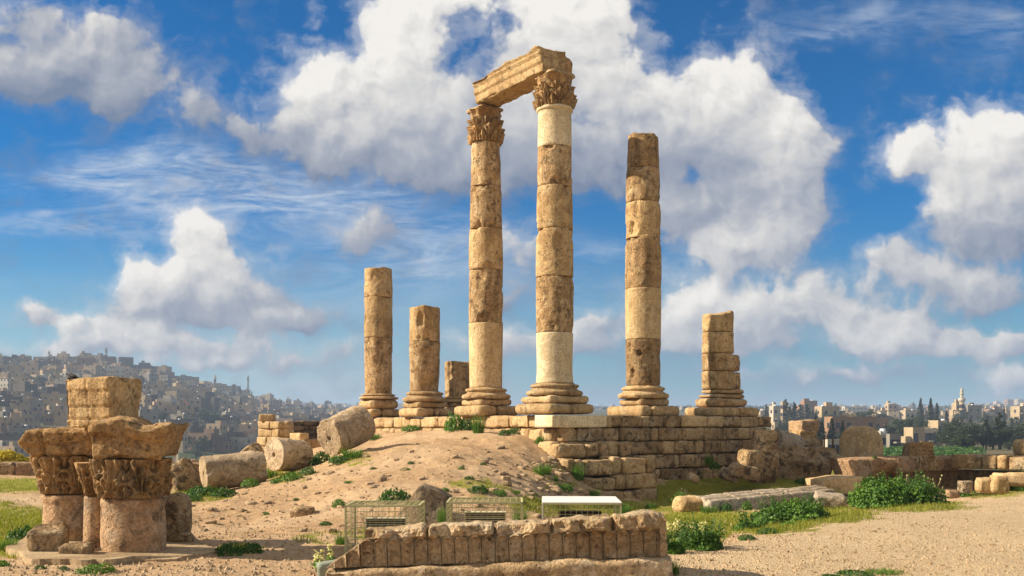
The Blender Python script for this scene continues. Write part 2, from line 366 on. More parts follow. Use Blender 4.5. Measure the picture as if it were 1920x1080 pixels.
stone('marble_grey', (.48, .42, .35), (.40, .34, .27), (.14, .11, .08), .5, .5, .6, .1)
stone('concrete_slab', (.50, .40, .27), (.42, .32, .21), (.2, .14, .09), .3, .3, .4, 0)
stone('small_stone', (.66, .50, .34), (.54, .40, .26), (.2, .14, .09), .3, .5, .8, 0, pale=(.55, .45, .33))
def plain(name, c, rough=.6, metal=0.0, var=.25, sc=6.0, spec=.3):
    m, T = newmat(name)
    n = T.noise(T.n('TexCoord').outputs['Object'], sc, 5, .6)
    colr = T.mix(T.ss(n, .3, .7), tuple(x * (1 - var) for x in c), tuple(min(1, x * (1 + var * .4)) for x in c))
    b = finish(T, colr, rough, None, spec); b.inputs['Metallic'].default_value = metal
    MATS[name] = m; return m
stone('fallen_drum_stone', (.60, .475, .345), (.50, .385, .265), (.15, .12, .09), .55, .8, .8, 0, pale=(.68, .55, .41))
plain('cage_paint', (.52, .48, .23), .5, 0, .2); plain('lamp_cream', (.62, .57, .36), .5, 0, .12); plain('lamp_dark', (.05, .04, .03), .5)
plain('white_sheet', (.8, .78, .7), .45, 0, .06); plain('green_grey_box', (.24, .26, .19), .6, 0, .1)
plain('rusty_post', (.14, .075, .035), .85); plain('bark', (.09, .065, .045), .95); plain('bird_feathers', (.035, .028, .025), .7)
def leafmat(name, c1, c2, trans=.3, sc=2.0):
    m, T = newmat(name)
    oi = T.n('ObjectInfo'); oc = T.n('TexCoord').outputs['Object']
    n = T.noise(T.v('ADD', oc, T.v('SCALE', (9.1, 5.3, 7.7), scale=oi.outputs['Random'])), sc, 5, .75)
    colr = T.mix(T.ss(n, .32, .68), c1, c2)
    d = T.n('BsdfPrincipled', Base_Color=colr, Roughness=.55); d.inputs['Specular IOR Level'].default_value = .3
    t = T.n('BsdfTranslucent', Color=T.mix(1.0, colr, (1.25, 1.3, .55), 'MULTIPLY'))
    x = T.n('MixShader', i0=trans, i1=d.outputs[0], i2=t.outputs[0])
    o = T.n('OutputMaterial'); T.nt.links.new(x.outputs[0], o.inputs[0]); MATS[name] = m; return m
leafmat('leaf_green', (.055, .135, .016), (.15, .26, .034), .32, 3.0)
leafmat('leaf_deep', (.03, .085, .014), (.085, .175, .026), .25, 3.0)
leafmat('grass_blade', (.17, .19, .02), (.28, .27, .04), .35, 1.0)
leafmat('pine_needles', (.016, .03, .008), (.04, .056, .014), .12, .4)
leafmat('cypress_needles', (.016, .026, .012), (.034, .045, .018), .08, .4)
leafmat('hill_tree_leaves', (.03, .042, .02), (.06, .07, .028), .1, .3)
leafmat('autumn_leaves', (.26, .17, .02), (.36, .25, .04), .25, .4)
leafmat('yellow_shrub_leaves', (.40, .33, .015), (.58, .46, .03), .3, 1.0)
leafmat('bare_twigs', (.10, .08, .062), (.16, .125, .1), .0, .5)
leafmat('petal', (.75, .68, .28), (.8, .76, .5), .3, 3)
# ------------------------------------------------------------------ terrain height
E1 = np.array((-.575, .818)); E2 = np.array((.818, .575)); CORNER = np.array((1.357, 27.33)); YAW = math.atan2(.575, .818)
CP = [  # (u, distance, z) of the near ground, read off the photograph
 (-1500,9,0),(0,9,0),(960,8,0),(1900,8,0),(3500,9,0),(300,11,0),(700,11,-.08),(1000,11,-.08),(1250,11.4,0),(1700,11,0),
 (100,12.6,0),(250,12.6,.0),(420,13,0),(600,13.5,-.02),(100,18,0),(-200,25,0),(50,25,0),(0,34,0),(-400,34,0),(160,30,0),(300,20,.0),(330,24,0),
 (430,24.6,.06),(400,28,.0),(480,30,.1),(540,26.2,.42),(560,29,.5),(640,26.6,.85),(630,30,.8),(690,36.5,1.4),(600,38,.7),(780,33.5,1.52),(860,32,1.56),(960,29.5,1.5),(1010,28,1.24),(1040,26.8,.9),(1075,25.6,.4),(1095,25,.0),(1120,24.5,-.28),
 (600,22.5,.42),(520,20,.1),(560,18,.04),(750,22.5,.80),(700,26,1.1),(800,28,1.28),(900,26,1.12),(900,22.5,.80),(980,24,.82),(900,19,.42),(700,19,.38),(1000,21.5,.42),(1000,19,.1),(800,16.8,.06),(640,15.5,.0),(900,16,-.02),(1060,21,-.02),(1060,18,-.1),(1000,14,-.06),
 (1200,23,-.38),(1240,26,-.46),(1145,25.6,-.42),(1200,25.9,-.48),(1170,24.8,-.42),(1240,27.2,-.4),(1200,18,-.2),(1300,20,-.28),(1300,24,-.34),(1350,30.3,-.02),(1280,28.4,-.22),(1400,22,-.32),(1450,30,-.05),(1500,27,-.34),(1600,28,-.38),(1700,27.5,-.36),(1850,28,-.3),(2100,28,-.2),
 (1260,12.8,.0),(1370,14.5,.0),(1500,16.7,.0),(1620,19.3,0),(1700,21.2,.0),(1900,24.4,.0),(2100,26,.0),
 (1290,15.3,-.16),(1400,17.4,-.2),(1540,20.3,-.26),(1650,23.6,-.28),(1760,25.2,-.3),
 (1500,12,0),(1700,14,.02),(1850,18,.02),(1900,21,.0),(2300,16,0)]
_cx = np.array([PXY(u, d) for u, d, z in CP]); _cz = np.array([z for *_, z in CP])
def _phi(r2): return np.where(r2 > 1e-9, .5 * r2 * np.log(r2 + 1e-12), 0)
_d2 = ((_cx[:, None] - _cx[None]) ** 2).sum(-1); _n = len(_cx)
_A = np.zeros((_n + 3, _n + 3)); _A[:_n, :_n] = _phi(_d2) + np.eye(_n) * .15
_A[:_n, _n] = 1; _A[:_n, n1 if False else _n + 1:_n + 3] = _cx; _A[_n:, :_n] = _A[:_n, _n:].T
_w = np.linalg.solve(_A, np.concatenate([_cz, np.zeros(3)]))
def tps(xy):
    out = np.empty(len(xy))
    for i in range(0, len(xy), 60000):
        b = xy[i:i + 60000]
        out[i:i + 60000] = _phi(((b[:, None] - _cx[None]) ** 2).sum(-1)) @ _w[:_n] + _w[_n] + b @ _w[_n + 1:]
    return np.clip(out, -.5, 1.75)
RU = [-900, -300, 0, 130, 200, 290, 370, 420, 480, 560, 640, 700, 800, 1000]
RV = [690, 676, 678, 676, 678, 700, 722, 732, 747, 760, 764, 768, 772, 775]
RD = [800, 830, 850, 880, 900, 950, 1000, 1080, 1180, 1320, 1500, 1650, 1800, 2000]
def zfar(u, d):
    dr = np.interp(u, RU, RD); zr = EYE + (HZ - np.interp(u, RU, RV)) / F * dr
    t = (d - 330) / (dr - 330)
    zl = np.where(d < 330, np.interp(d, [30, 45, 100, 200, 330], [0, -4, -14, -20, -16]), 0)
    up = -16 + (zr + 16) * np.clip(t, 0, 1)
    dn = zr - (zr - 10) * sst(d, dr * 1.02, dr * 1.35)
    far = (EYE + 40 / F * 2600) * sst(d, 1900, 2600)
    zl = np.where(d < 330, zl, np.where(d < dr, up, np.maximum(dn, far)))
    skyv = np.interp(u, [1100, 1400, 1650, 1800, 1920, 2300], [768, 766, 772, 764, 757, 750])
    zr2 = EYE + (HZ - skyv) / F * 2600
    zrr = np.interp(d, [30, 45, 100, 150, 250, 450, 800, 1500], [0, -1.8, -2.4, -2.2, -3.4, 3.0, 10.5, 27])
    zrr = np.where(d > 1500, 27 + (zr2 - 27) * np.clip((d - 1500) / 1100, 0, 1), zrr)
    z = zl + (zrr - zl) * sst(u, 760, 1120)
    return z - 70 * sst(d, 2700, 4000)
def terrain(x, y):
    x = np.asarray(x, float).ravel(); y = np.asarray(y, float).ravel(); R = np.hypot(x, y)
    d = np.maximum(y, .35 * R); u = 960 + F * np.clip(x / np.maximum(d, .1), -1.6, 1.6)
    zn = np.zeros(len(x)); k = R < 75
    if k.any(): zn[k] = tps(np.stack([x[k], y[k]], -1))
    bk = sst(y, -2, 6); zn = zn * bk
    zf = np.where(y > 0, zfar(u, d), 0)
    hill = sst(d, 420, 700) * (4 * fbm(np.stack([x, y, 0 * x], -1) / 120, 3, 5)); zf = zf + hill * sst(-u, -1000, -700)
    rim = np.interp(u, [-300, 330, 480, 640, 700, 1400, 1900], [35, 33, 31, 40, 60, 40, 36])
    t = sst(d, rim, rim * 1.45) * sst(y, 5, 20)
    z = zn * (1 - t) + zf * t
    near = 1 - sst(R, 40, 60)
    md = sst(-x, -3.5, -1.0) * sst(y, 15, 19)
    z = z + near * ((.035 + .075 * md) * fbm(np.stack([x, y, 0 * x], -1) * .9, 4, 11) - .10 * md * np.abs(fbm(np.stack([x * .9 + y * .3, y * .35, 0 * x], -1), 3, 13)) + (.010 + .014 * (sst(-x, -3.5, -1.0))) * fbm(np.stack([x, y, 0 * x], -1) * 5, 4, 12))
    return z
def gz(x, y): return float(terrain([x], [y])[0])
_DN = np.geomspace(7.5, 60, 900)
def ground_px(u, v):
    z = terrain((u - 960) / F * _DN, _DN); vv = HZ - (z - EYE) * F / _DN
    k = np.nonzero(vv <= v)[0]
    d = _DN[k[0]] if len(k) else 40.0
    return Vector(((u - 960) / F * d, d, float(z[k[0]] if len(k) else z[-1])))
_DF = np.geomspace(140, 2650, 700)
def far_px(u, v, dmin=140):
    z = terrain((u - 960) / F * _DF, _DF); vv = HZ - (z - EYE) * F / _DF
    k = np.nonzero((vv <= v) & (_DF >= dmin))[0]
    if not len(k): return None
    d = _DF[k[0]]; return Vector(((u - 960) / F * d, d, float(z[k[0]])))

# ground-cover masks (where turf grows, where gravel is spread)
GP = [(35,910,95,14,1),(40,985,95,32,1.2),(0,950,40,12,.7),(60,1015,60,14,.9),(1290,918,90,18,1),(1400,905,170,14,1),(1340,975,130,22,1.0),(1480,945,90,20,.7),(1250,935,60,30,.9),(1180,955,70,18,.9),(1060,955,70,16,.9),(990,948,40,14,.8),(1300,1003,70,16,1),(1440,985,110,18,.9),(1560,965,90,18,.9),(1700,950,130,12,.8),(1850,925,90,10,.7),
      (1000,942,60,14,.9),(1120,952,60,14,1),(930,915,40,10,.7),(870,900,30,8,.5),(1035,880,30,26,.6),(885,905,50,10,.7),(1010,885,26,14,.5),(1050,912,40,14,.6),(900,930,30,10,.4),(630,1000,20,7,.5),(700,1000,70,14,.6),(590,1010,50,16,.5),(450,1030,50,10,.7),(370,930,60,14,.8),(520,890,70,16,.7),(650,862,60,16,.6),(340,905,30,14,.7),(1500,880,120,14,.8),(1600,925,60,14,.3),(1660,1078,120,10,.35),(20,1030,40,18,.8),(1560,888,80,16,.7)]
def masks(x, y, z):
    d = np.maximum(y, .5); u = 960 + x / d * F; v = HZ - (z - EYE) / d * F
    g = np.zeros(len(x))
    for (a, b, rx, ry, wt) in GP: g = np.maximum(g, wt * np.exp(-(((u - a) / rx) ** 2 + ((v - b) / ry) ** 2) ** 1.5 * .7))
    g = g * (y > 4) * (y < 45)
    # gravel: the raised path on the right and the track in the left
    edge = np.interp(u, [1230, 1260, 1370, 1500, 1680, 1920], [1090, 1040, 1018, 982, 946, 925])
    gv = sst(v, edge - 4, edge + 8) * (u > 1180) * (y < 40)
    gv = np.maximum(gv, .8 * np.exp(-((u - 20) / 90) ** 2 - ((v - 938) / 12) ** 2))
    gv = np.where(y < 9, .8, gv)
    return np.clip(g, 0, 1), np.clip(gv, 0, 1)

def ground():
    az = np.concatenate([np.arange(-180, -40, 3.0), np.arange(-40, -31, .5), np.arange(-31, 31.001, .085), np.arange(31.5, 40, .5), np.arange(40, 178, 3.0)])
    r = np.concatenate([[.02], np.geomspace(.6, 8, 26), np.geomspace(8.05, 48, 330), np.geomspace(49, 4000, 190)])
    A, R = np.meshgrid(RAD(1) * az, r, indexing='ij')
    x = (R * np.sin(A)).ravel(); y = (R * np.cos(A)).ravel(); z = terrain(x, y)
    n, m = len(az), len(r)
    i = np.arange(n)[:, None] * m; i2 = ((np.arange(n) + 1) % n)[:, None] * m; j = np.arange(m - 1)[None]
    Q = np.stack([i + j, i2 + j, i2 + j + 1, i + j + 1], -1).reshape(-1, 4)[:, ::-1]
    me = bpy.data.meshes.new('ground'); V = np.stack([x, y, z], -1)
    me.vertices.add(len(V)); me.vertices.foreach_set('co', V.ravel())
    me.loops.add(Q.size); me.loops.foreach_set('vertex_index', Q.ravel().astype(np.int32))
    me.polygons.add(len(Q)); me.polygons.foreach_set('loop_start', (np.arange(len(Q)) * 4).astype(np.int32)); me.polygons.foreach_set('loop_total', np.full(len(Q), 4, np.int32))
    me.polygons.foreach_set('use_smooth', np.full(len(Q), True)); me.update(calc_edges=True)
    g, gv = masks(x, y, z)
    for nm, a in (('turf', g), ('gravel', gv), ('far', sst(np.hypot(x, y), 45, 80))):
        at = me.attributes.new(nm, 'FLOAT', 'POINT'); at.data.foreach_set('value', a.astype(np.float32))
    m, T = newmat('bare_earth_and_turf')
    oc = T.n('TexCoord').outputs['Object']
    at = {k: T.n('Attribute', {'attribute_name': k}).outputs['Fac'] for k in ('turf', 'gravel', 'far')}
    n1 = T.noise(oc, .6, 6, .6); n2 = T.noise(oc, 6, 8, .7); n3 = T.noise(oc, 34, 6, .7)
    dirt = T.mix(T.ss(n1, .3, .7), (.48, .31, .165), (.40, .25, .128))
    nb = T.noise(oc, .22, 5, .6, dist=.6); dirt = T.mix(T.m('MULTIPLY', T.ss(nb, .47, .6), .55), dirt, (.56, .40, .245)); dirt = T.mix(T.m('MULTIPLY', T.ss(nb, .47, .36), .6), dirt, (.36, .225, .12))
    dirt = T.mix(T.m('MULTIPLY', T.ss(T.noise(oc, 1.7, 7, .7), .56, .66), .35), dirt, (.33, .27, .1))
    dirt = T.mix(T.m('MULTIPLY', T.ss(n2, .5, .62), .6), dirt, (.60, .42, .24))
    dirt = T.mix(T.m('MULTIPLY', T.ss(n2, .46, .36), .5), dirt, (.36, .22, .11))
    vo = T.n('TexVoronoi', Vector=oc, Scale=24.0); vo2 = T.n('TexVoronoi', Vector=oc, Scale=75.0)
    gravc = T.mix(T.ss(n1, .3, .7), (.72, .52, .295), (.60, .42, .235))
    cellv = T.n('SeparateColor', Color=vo2.outputs['Color']).outputs[0]
    gravc = T.mix(T.m('MULTIPLY', T.ss(cellv, .55, .95), .75), gravc, (.86, .70, .46))
    gravc = T.mix(T.m('MULTIPLY', T.ss(cellv, .3, .02), .6), gravc, (.2, .14, .085))
    gravc = T.mix(T.m('MULTIPLY', T.ss(n2, .52, .72), .4), gravc, (.50, .34, .18))
    peb = T.n('SeparateColor', Color=vo.outputs['Color']).outputs[0]
    dirt = T.mix(T.m('MULTIPLY', T.m('MULTIPLY', T.ss(peb, .8, .9), T.m('SUBTRACT', 1.0, T.ss(vo.outputs[0], .2, .42))), .6), dirt, (.62, .48, .33))
    gr = T.noise(oc, 11.0, 6, .75); dirt = T.mix(T.m('MULTIPLY', T.ss(gr, .53, .62), .5), dirt, (.54, .385, .235)); dirt = T.mix(T.m('MULTIPLY', T.ss(gr, .45, .37), .55), dirt, (.27, .165, .085))
    near = T.mix(at['gravel'], dirt, gravc)
    gm = T.ss(T.m('ADD', at['turf'], T.m('MULTIPLY', T.m('SUBTRACT', T.noise(oc, 2.4, 9, .74), .5), 2.4)), .45, .66)
    turf = T.mix(T.ss(n2, .3, .7), (.17, .19, .018), (.30, .28, .04))
    turf = T.mix(T.m('MULTIPLY', T.ss(T.noise(oc, 1.1, 5, .6), .5, .7), .6), turf, (.42, .32, .11))
    near = T.mix(gm, near, turf)
    f1 = T.noise(oc, .02, 8, .65); f2 = T.noise(oc, .11, 6, .65)
    farc = T.mix(T.ss(f1, .38, .62), (.045, .062, .022), (.15, .115, .07)); farc = T.mix(T.m('MULTIPLY', T.ss(f2, .5, .7), .6), farc, (.06, .08, .025))
    colr = T.mix(at['far'], near, farc)
    hgt = T.m('ADD', T.m('MULTIPLY', n2, .8), T.m('ADD', T.m('MULTIPLY', n3, .45), T.m('MULTIPLY', T.m('MULTIPLY', T.m('SUBTRACT', 1.0, vo2.outputs[0]), at['gravel']), .5)))
    bp = T.n('Bump', Strength=.9, Distance=.07, Height=hgt)
    finish(T, colr, .95, bp.outputs[0], .1)
    me.materials.append(m)
    o = ob('ground', me); tag(o, 'bare sandy earth, gravel and thin turf of the ruin mound and far hills', None, None, 'structure')
ground()

# ------------------------------------------------------------------ podium of the temple
CA = np.array([*E2]); CB = np.array([*E1])
def pod(a, b): return CORNER + E2 * a + E1 * b            # podium plan coordinates -> world
def t_front(u, b=0.0):
    U = (u - 960) / F; x0, y0 = CORNER + E1 * b
    return (U * y0 - x0) / (E2[0] - U * E2[1])
def t_left(u, a=0.0):
    U = (u - 960) / F; x0, y0 = CORNER + E2 * a
    return (U * y0 - x0) / (E1[0] - U * E1[1])
podium = thing('temple_podium', (CORNER[0], CORNER[1], 0), 'stone podium wall of squared blocks that carries the temple columns', 'podium wall', rot=YAW)
WST = [MATS[k] for k in ('wall_limestone', 'wall_limestone', 'base_limestone', 'lichen_limestone')]
sd = [100]
def pblock(a0, a1, b0, b1, z0, z1, mat=None, label=None, name='stone_block', edge=.028, rough=.03, chip=.09, par=None):
    sd[0] += 1; rn = random.Random(sd[0])
    V, Q = rock(a1 - a0 - .016, b1 - b0, z1 - z0 - .018, .06, edge, rough, sd[0], 3.4, .025, chip, 0 if name == 'replacement_block' else 3, (.86, .99))
    o = ob(name, mesh(name, V, Q, mat or WST[rn.randrange(4)]), par or podium, ((a0 + a1) / 2, (b0 + b1) / 2, (z0 + z1) / 2))
    if label: o['label'] = label
    return o
zc = [EYE + k for k in (.33, -.02, -.42, -.82, -1.25, -1.72)]
rows = [[1149,1206,1245,1278,1327,1357,1390,1425,1447],
        [1040,1083,1131,1163,1222,1237,1280,1321,1347,1357,1386,1407,1442],
        [1052,1120,1185,1243,1265,1290,1305,1322,1352,1361,1393,1412,1436],
        [1060,1130,1200,1232,1266,1276,1315,1345,1390,1436],
        [1100,1180,1240,1286,1320,1352,1400,1440]]
for k, us in enumerate(rows):
    for ua, ub in zip(us[:-1], us[1:]):
        j = random.Random(ua * 7 + k).uniform(-.03, .03)
        m = MATS['smooth_cut_limestone'] if (k == 0 and 1278 <= ua <= 1330) else None
        pblock(t_front(ua) if ua > 1050 else 0.04, t_front(ub), j, .62, zc[k + 1], zc[k], m, edge=.02 + .02 * random.Random(ua).random())
aw0, aw1 = -.02, t_front(1136)
pblock(-.36, aw1, -.06, .75, EYE - .03, EYE + .325, MATS['restored_white_limestone'], 'clean white replacement block on the podium corner', 'replacement_block', .012, .004, 0)
pblock(aw1, t_front(1149), -.02, .6, EYE - .03, EYE + .32, MATS['smooth_cut_limestone'])
lus = [1016,990,952,909,880,848,818,787,767,753,736,699,672]
for ua, ub in zip(lus[:-1], lus[1:]):
    b0, b1 = t_left(ua), t_left(ub); b0 = max(b0, .76)
    if b1 - b0 > .05: pblock(random.Random(ua).uniform(-.03, .03), .62, b0, b1, EYE - .04, EYE + .33, MATS['base_limestone'] if ua % 3 else MATS['golden_limestone'], edge=.04, chip=.12)
b = .3; k = 0
while b < 11.6:
    L = random.uniform(.35, .8); pblock(random.uniform(-.14, -.02), .6, b, b + L, EYE - .45, EYE - .05, MATS['base_limestone'], edge=.09, rough=.035, chip=.1); b += L
ct, cf = box(8.0, 11.2, 1.95, (4.35, 6.05, EYE + .3 - .975))
ob('core', mesh('core', ct, cf, MATS['rubble_masonry'], False), podium)
# stepped foundation courses below the corner
def steps(us, bf, zt, zb, back=.75, jit=.06):
    for ua, ub in zip(us[:-1], us[1:]):
        r = random.Random(ua * 13)
        pblock(t_front(ua, bf), t_front(ub, bf), bf + r.uniform(-jit, jit), bf + back, zb, zt + r.uniform(-.05, .03), MATS[r.choice(['wall_limestone', 'base_limestone', 'wall_limestone'])], edge=.05, rough=.045, chip=.16)
steps([1046,1101,1112,1126,1144,1163,1185], -.72, EYE - .42, EYE - .85)
steps([1066,1082,1100,1152,1170,1213,1232], -1.3, EYE - .82, EYE - 1.32)
steps([1100,1157,1177,1208,1235], -1.5, EYE - 1.31, EYE - 1.70)
steps([1128,1172,1196,1204,1236], -1.6, EYE - 1.69, EYE - 2.15)
steps([1036,1056], -.35, EYE - .4, EYE - .95)

# ------------------------------------------------------------------ columns
def attic_base(sc, r, z0, z1, seed, worn=.0):
    """mouldings of a column base between z0 and z1; r = shaft radius"""
    H = z1 - z0
    f = lambda a: z0 + H * a
    pr = [(.001, f(0)), (r * 1.40, f(0)), (r * 1.46, f(.06)), (r * 1.50, f(.22)), (r * 1.46, f(.36)), (r * 1.34, f(.42)), (r * 1.22, f(.5)), (r * 1.17, f(.58)), (r * 1.18, f(.64)), (r * 1.24, f(.66)), (r * 1.28, f(.74)), (r * 1.27, f(.84)), (r * 1.2, f(.9)), (r * 1.08, f(.92)), (r * 1.04, f(1)), (.001, f(1))]
    return lathe(pr, 72, .02 + worn, seed, 3.0, .05 + worn, .03, .02)
def column(name, u, d, label, base, joints, widths, mats, capital=None, top_cut=None, yaw=YAW, post=None):
    """u,d: axis; base: (slab v0,v1,half width px),(lower v0,v1,half px),(torus v0,v1); joints: v from top to bottom; widths: [(v, full px)]"""
    x, y = PXY(u, d); s = d / F
    z = lambda v: EYE + (HZ - v) * s
    root = thing(name, (x, y, z(base[0][1])), label, 'column', 'standing temple columns', yaw)
    Z0 = z(base[0][1]); zl = lambda v: z(v) - Z0
    (sv0, sv1, sh), (lv0, lv1, lh), (tv0, tv1) = base
    seed = int(u)
    side = 2 * sh * s / (math.cos(YAW) + math.sin(YAW))
    slabm = ['base_limestone', 'golden_limestone'][seed % 2]
    cut = [-.5, -.5 + .28 + .1 * (seed % 3), .5] if seed % 4 else [-.5, .02, .5]
    for c0, c1 in zip(cut[:-1], cut[1:]):
        V, Q = rock(side * (c1 - c0) - .01, side, zl(sv0) - zl(sv1) - .01, .06, .13, .02, seed + int(c0 * 10) + 9, 3, .02, .05)
        ob('stylobate_slab', mesh('stylobate_slab', V, Q, MATS[slabm]), root, ((c0 + c1) / 2 * side, 0, (zl(sv0) + zl(sv1)) / 2))
    r0 = np.interp(joints[-1], [w[0] for w in widths], [w[1] for w in widths]) * s / 2
    ls = 2 * lh * s / 1.30
    V, Q = rock(ls, ls, zl(lv0) - zl(lv1) - .008, .06, .2, .03, seed + 3, 3, .04, .1)
    ob('plinth', mesh('plinth', V, Q, MATS['base_limestone']), root, (0, 0, (zl(lv0) + zl(lv1)) / 2 - .004))
    V, Q = attic_base(1, r0 * 1.0, zl(tv1), zl(tv0), seed + 5, .01 + .015 * (seed % 2))
    ob('base_moulding', mesh('base_moulding', V, Q, MATS['base_limestone']), root)
    wv = [w[0] for w in widths]; ww = [w[1] * s / 2 for w in widths]
    for i, (va, vb) in enumerate(zip(joints[:-1], joints[1:])):
        z1, z0 = zl(va), zl(vb)
        rr = lambda v: float(np.interp(v, wv, ww))
        mt = mats[i]; smooth = mt.startswith('restored') or mt.startswith('speckled')
        e = .008 if smooth else .018
        ks = [vb + (va - vb) * k / 6 for k in range(7)]
        pr = [(.001, z0), (rr(vb) * .6, z0), (rr(vb) - e, z0 + .004), (rr(vb) - e * .25, z0 + e)] + [(rr(v), zl(v)) for v in ks[1:-1]] + [(rr(va) - e * .25, z1 - e), (rr(va) - e, z1 - .004), (rr(va) * .6, z1), (.001, z1)]
        V, Q = lathe(pr, 80, .004 if smooth else .022, seed * 3 + i * 7, 2.6, 0 if smooth else .08, .045, .0 if smooth else .014, 0 if smooth else 9)
        if post: V = post(V, i, z0, z1, rr(va))
        if i == 0 and top_cut: V = top_cut(V, z0, z1, rr(va))
        V = rotz(V, seed * 1.3 + i * 2.1)
        if i == 0 and top_cut: V = rotz(V, -(seed * 1.3 + i * 2.1))
        o = ob('drum', mesh('drum', V, Q, MATS[mt]), root)
        if smooth: o['label'] = 'smooth pale restored drum' if mt.startswith('restored') else 'pitted cream restored drum'
    if capital: capital(root, zl, s)
    return root
def uneven_top(amp, seed):
    def f(V, z0, z1, r):
        k = V[:, 2] > z1 - .12
        V[k, 2] += amp * (fbm(V[k] * 4 + seed, 3, seed) - .2) * sst(V[k, 2], z1 - .12, z1 - .03); return V
    return f

# Corinthian capital as a carved relief
def cap_mesh(r0, r1, h, seed, rows=((0, .5, 8, 0.0), (.0, .86, 8, .5)), nth=200, nt=72, flare=.0, volute=.0, rough=.03, worn=.5, leaf=.12):
    th = np.arange(nth) / nth * 2 * np.pi; t = np.linspace(0, 1, nt)
    TH, TT = np.meshgrid(th, t)
    r = r0 + (r1 - r0) * TT ** 1.6 + flare * np.clip((TT - .6) / .4, 0, 1) ** 2
    r = r + volute * np.clip((TT - .5) / .5, 0, 1) ** 1.4 * np.maximum(0, np.cos(2 * (TH - np.pi / 4))) ** 4 + volute * .45 * np.clip((TT - .62) / .38, 0, 1) * np.maximum(0, np.cos(2 * TH)) ** 10
    for (t0, t1, n, ph) in rows:
        a = ((TH / (2 * np.pi) * n + ph) % 1) * 2 - 1            # -1..1 across one leaf
        q = (TT - t0) / (t1 - t0)
        half = np.interp(q, [0, .25, .55, .8, 1.0], [.62, .95, .85, .6, .1]) * (1 + .13 * np.cos(q * 26))
        ins = 1 - sst(np.abs(a) / np.maximum(half, .02), .82, 1.0); ins = ins * (q >= 0) * (q <= 1)
        curl = leaf * (.35 + .65 * np.clip(q, 0, 1) ** 2.2) * (1 - .5 * sst(q, .93, 1.0))
        ribs = .022 * np.cos(13 * np.arctan2(a * .9, np.abs(q) + .18)) + .025 * np.exp(-(a / .1) ** 2)
        r = np.maximum(r, r0 + (r1 - r0) * TT ** 1.6 + ins * (curl + ribs * min(1, r0 / .4)) - .02 * (ins > .02) * 0)
        r = r - .06 * np.exp(-((np.abs(a) - half) / .12) ** 2) * (q > 0) * (q < 1) * min(1, r0 / .35)
    p = np.stack([r * np.cos(TH), r * np.sin(TH), TT * h], -1).reshape(-1, 3)
    k = rough * fbm(p * 5 + seed, 4, seed) - worn * .16 * np.clip(fbm(p * 2.3 + seed * 2, 3, seed + 7) - .12, 0, 1)
    f = 1 + k / np.maximum(np.hypot(p[:, 0], p[:, 1]), .05); p[:, 0] *= f; p[:, 1] *= f
    p[:, 2] += .012 * fbm(p * 3 + 9, 2, seed + 3)
    i = np.arange(nt - 1)[:, None] * nth; j = np.arange(nth)[None]; j2 = (j + 1) % nth
    Q = np.stack([i + j, i + j2, i + nth + j2, i + nth + j], -1).reshape(-1, 4).tolist()
    n = len(p); p = np.vstack([p, [[0, 0, 0], [0, 0, h]]])
    Q += [[n, (k + 1) % nth, k] for k in range(nth)] + [[n + 1, (nt - 1) * nth + k, (nt - 1) * nth + (k + 1) % nth] for k in range(nth)]
    return p, Q
def capital_for(vb, vt, wb, wt, seed):
    def f(root, zl, s):
        z0, z1 = zl(vb), zl(vt); h = z1 - z0
        V, Q = cap_mesh(wb * s / 2 * .97, wb * s / 2 * 1.02, h * .48, seed, ((0, .98, 8, 0.0), (-.8, .6, 8, .5)), rough=.035, worn=.45, leaf=.15)
        o = ob('capital_leaves', mesh('capital_leaves', V, Q, MATS['carved_limestone']), root, (0, 0, z0 + .005))
        V, Q = cap_mesh(wb * s / 2 * 1.0, wb * s / 2 * 1.08, h * .40, seed + 4, ((-.3, .5, 8, .25),), volute=(wt - wb) * s / 2 * 1.15, rough=.04, worn=.7, leaf=.1)
        ob('capital_volutes', mesh('capital_volutes', V, Q, MATS['carved_limestone']), root, (0, 0, z0 + h * .48))
        a = wt * s * .62
        V, Q = rock(a * 1.12, a * 1.12, h * .13, .05, .08, .04, seed, 4, .05, .2)
        k = np.abs(V[:, :2]).max(1); V[:, :2] *= (1 - .12 * np.cos(2 * np.arctan2(V[:, 1], V[:, 0])) ** 2)[:, None]
        ob('abacus', mesh('abacus', V, Q, MATS['base_limestone']), root, (0, 0, z0 + h * .935))
    return f
O, G, K_, Rw, S = 'ochre_limestone', 'golden_limestone', 'dark_stained_limestone', 'restored_white_limestone', 'speckled_cream_limestone'
def cutaway(V, i, z0, z1, r):
    if i == 1:   # broken away at the lower right
        t = 1 - sst(V[:, 2], z0, z0 + .45 * (z1 - z0)); ang = np.arctan2(V[:, 1], V[:, 0])
        rr = np.hypot(V[:, 0], V[:, 1]); k = 1 - .3 * t * np.maximum(0, np.cos(ang + 1.9)) ; V[:, 0] *= k; V[:, 1] *= k
    return V
column('temple_column', 709.5, 37.25, 'three-drum broken column at the far left end of the row', ((767,783,46),(749,767.5,38),(738.5,749)), [504,558.5,634,739], [(500,51),(560,53),(640,53),(739,50)], [G, G, O], top_cut=uneven_top(.06, 3))
column('temple_column', 796.5, 34.4, 'short two-drum broken column between the tall left column and the three-drum one', ((765,782,53),(753,765.5,42),(734,753.5)), [576,641,734], [(570,57),(640,58),(734,55)], [G, O], top_cut=uneven_top(.05, 5), post=cutaway)
column('temple_column', 861, 38.2, 'lowest column stub of one rough drum, half hidden behind the tall left column', ((764,779,46),(755,764.5,38),(744,755.5)), [678.5,744], [(670,55),(744,53)], [O], top_cut=uneven_top(.06, 8))
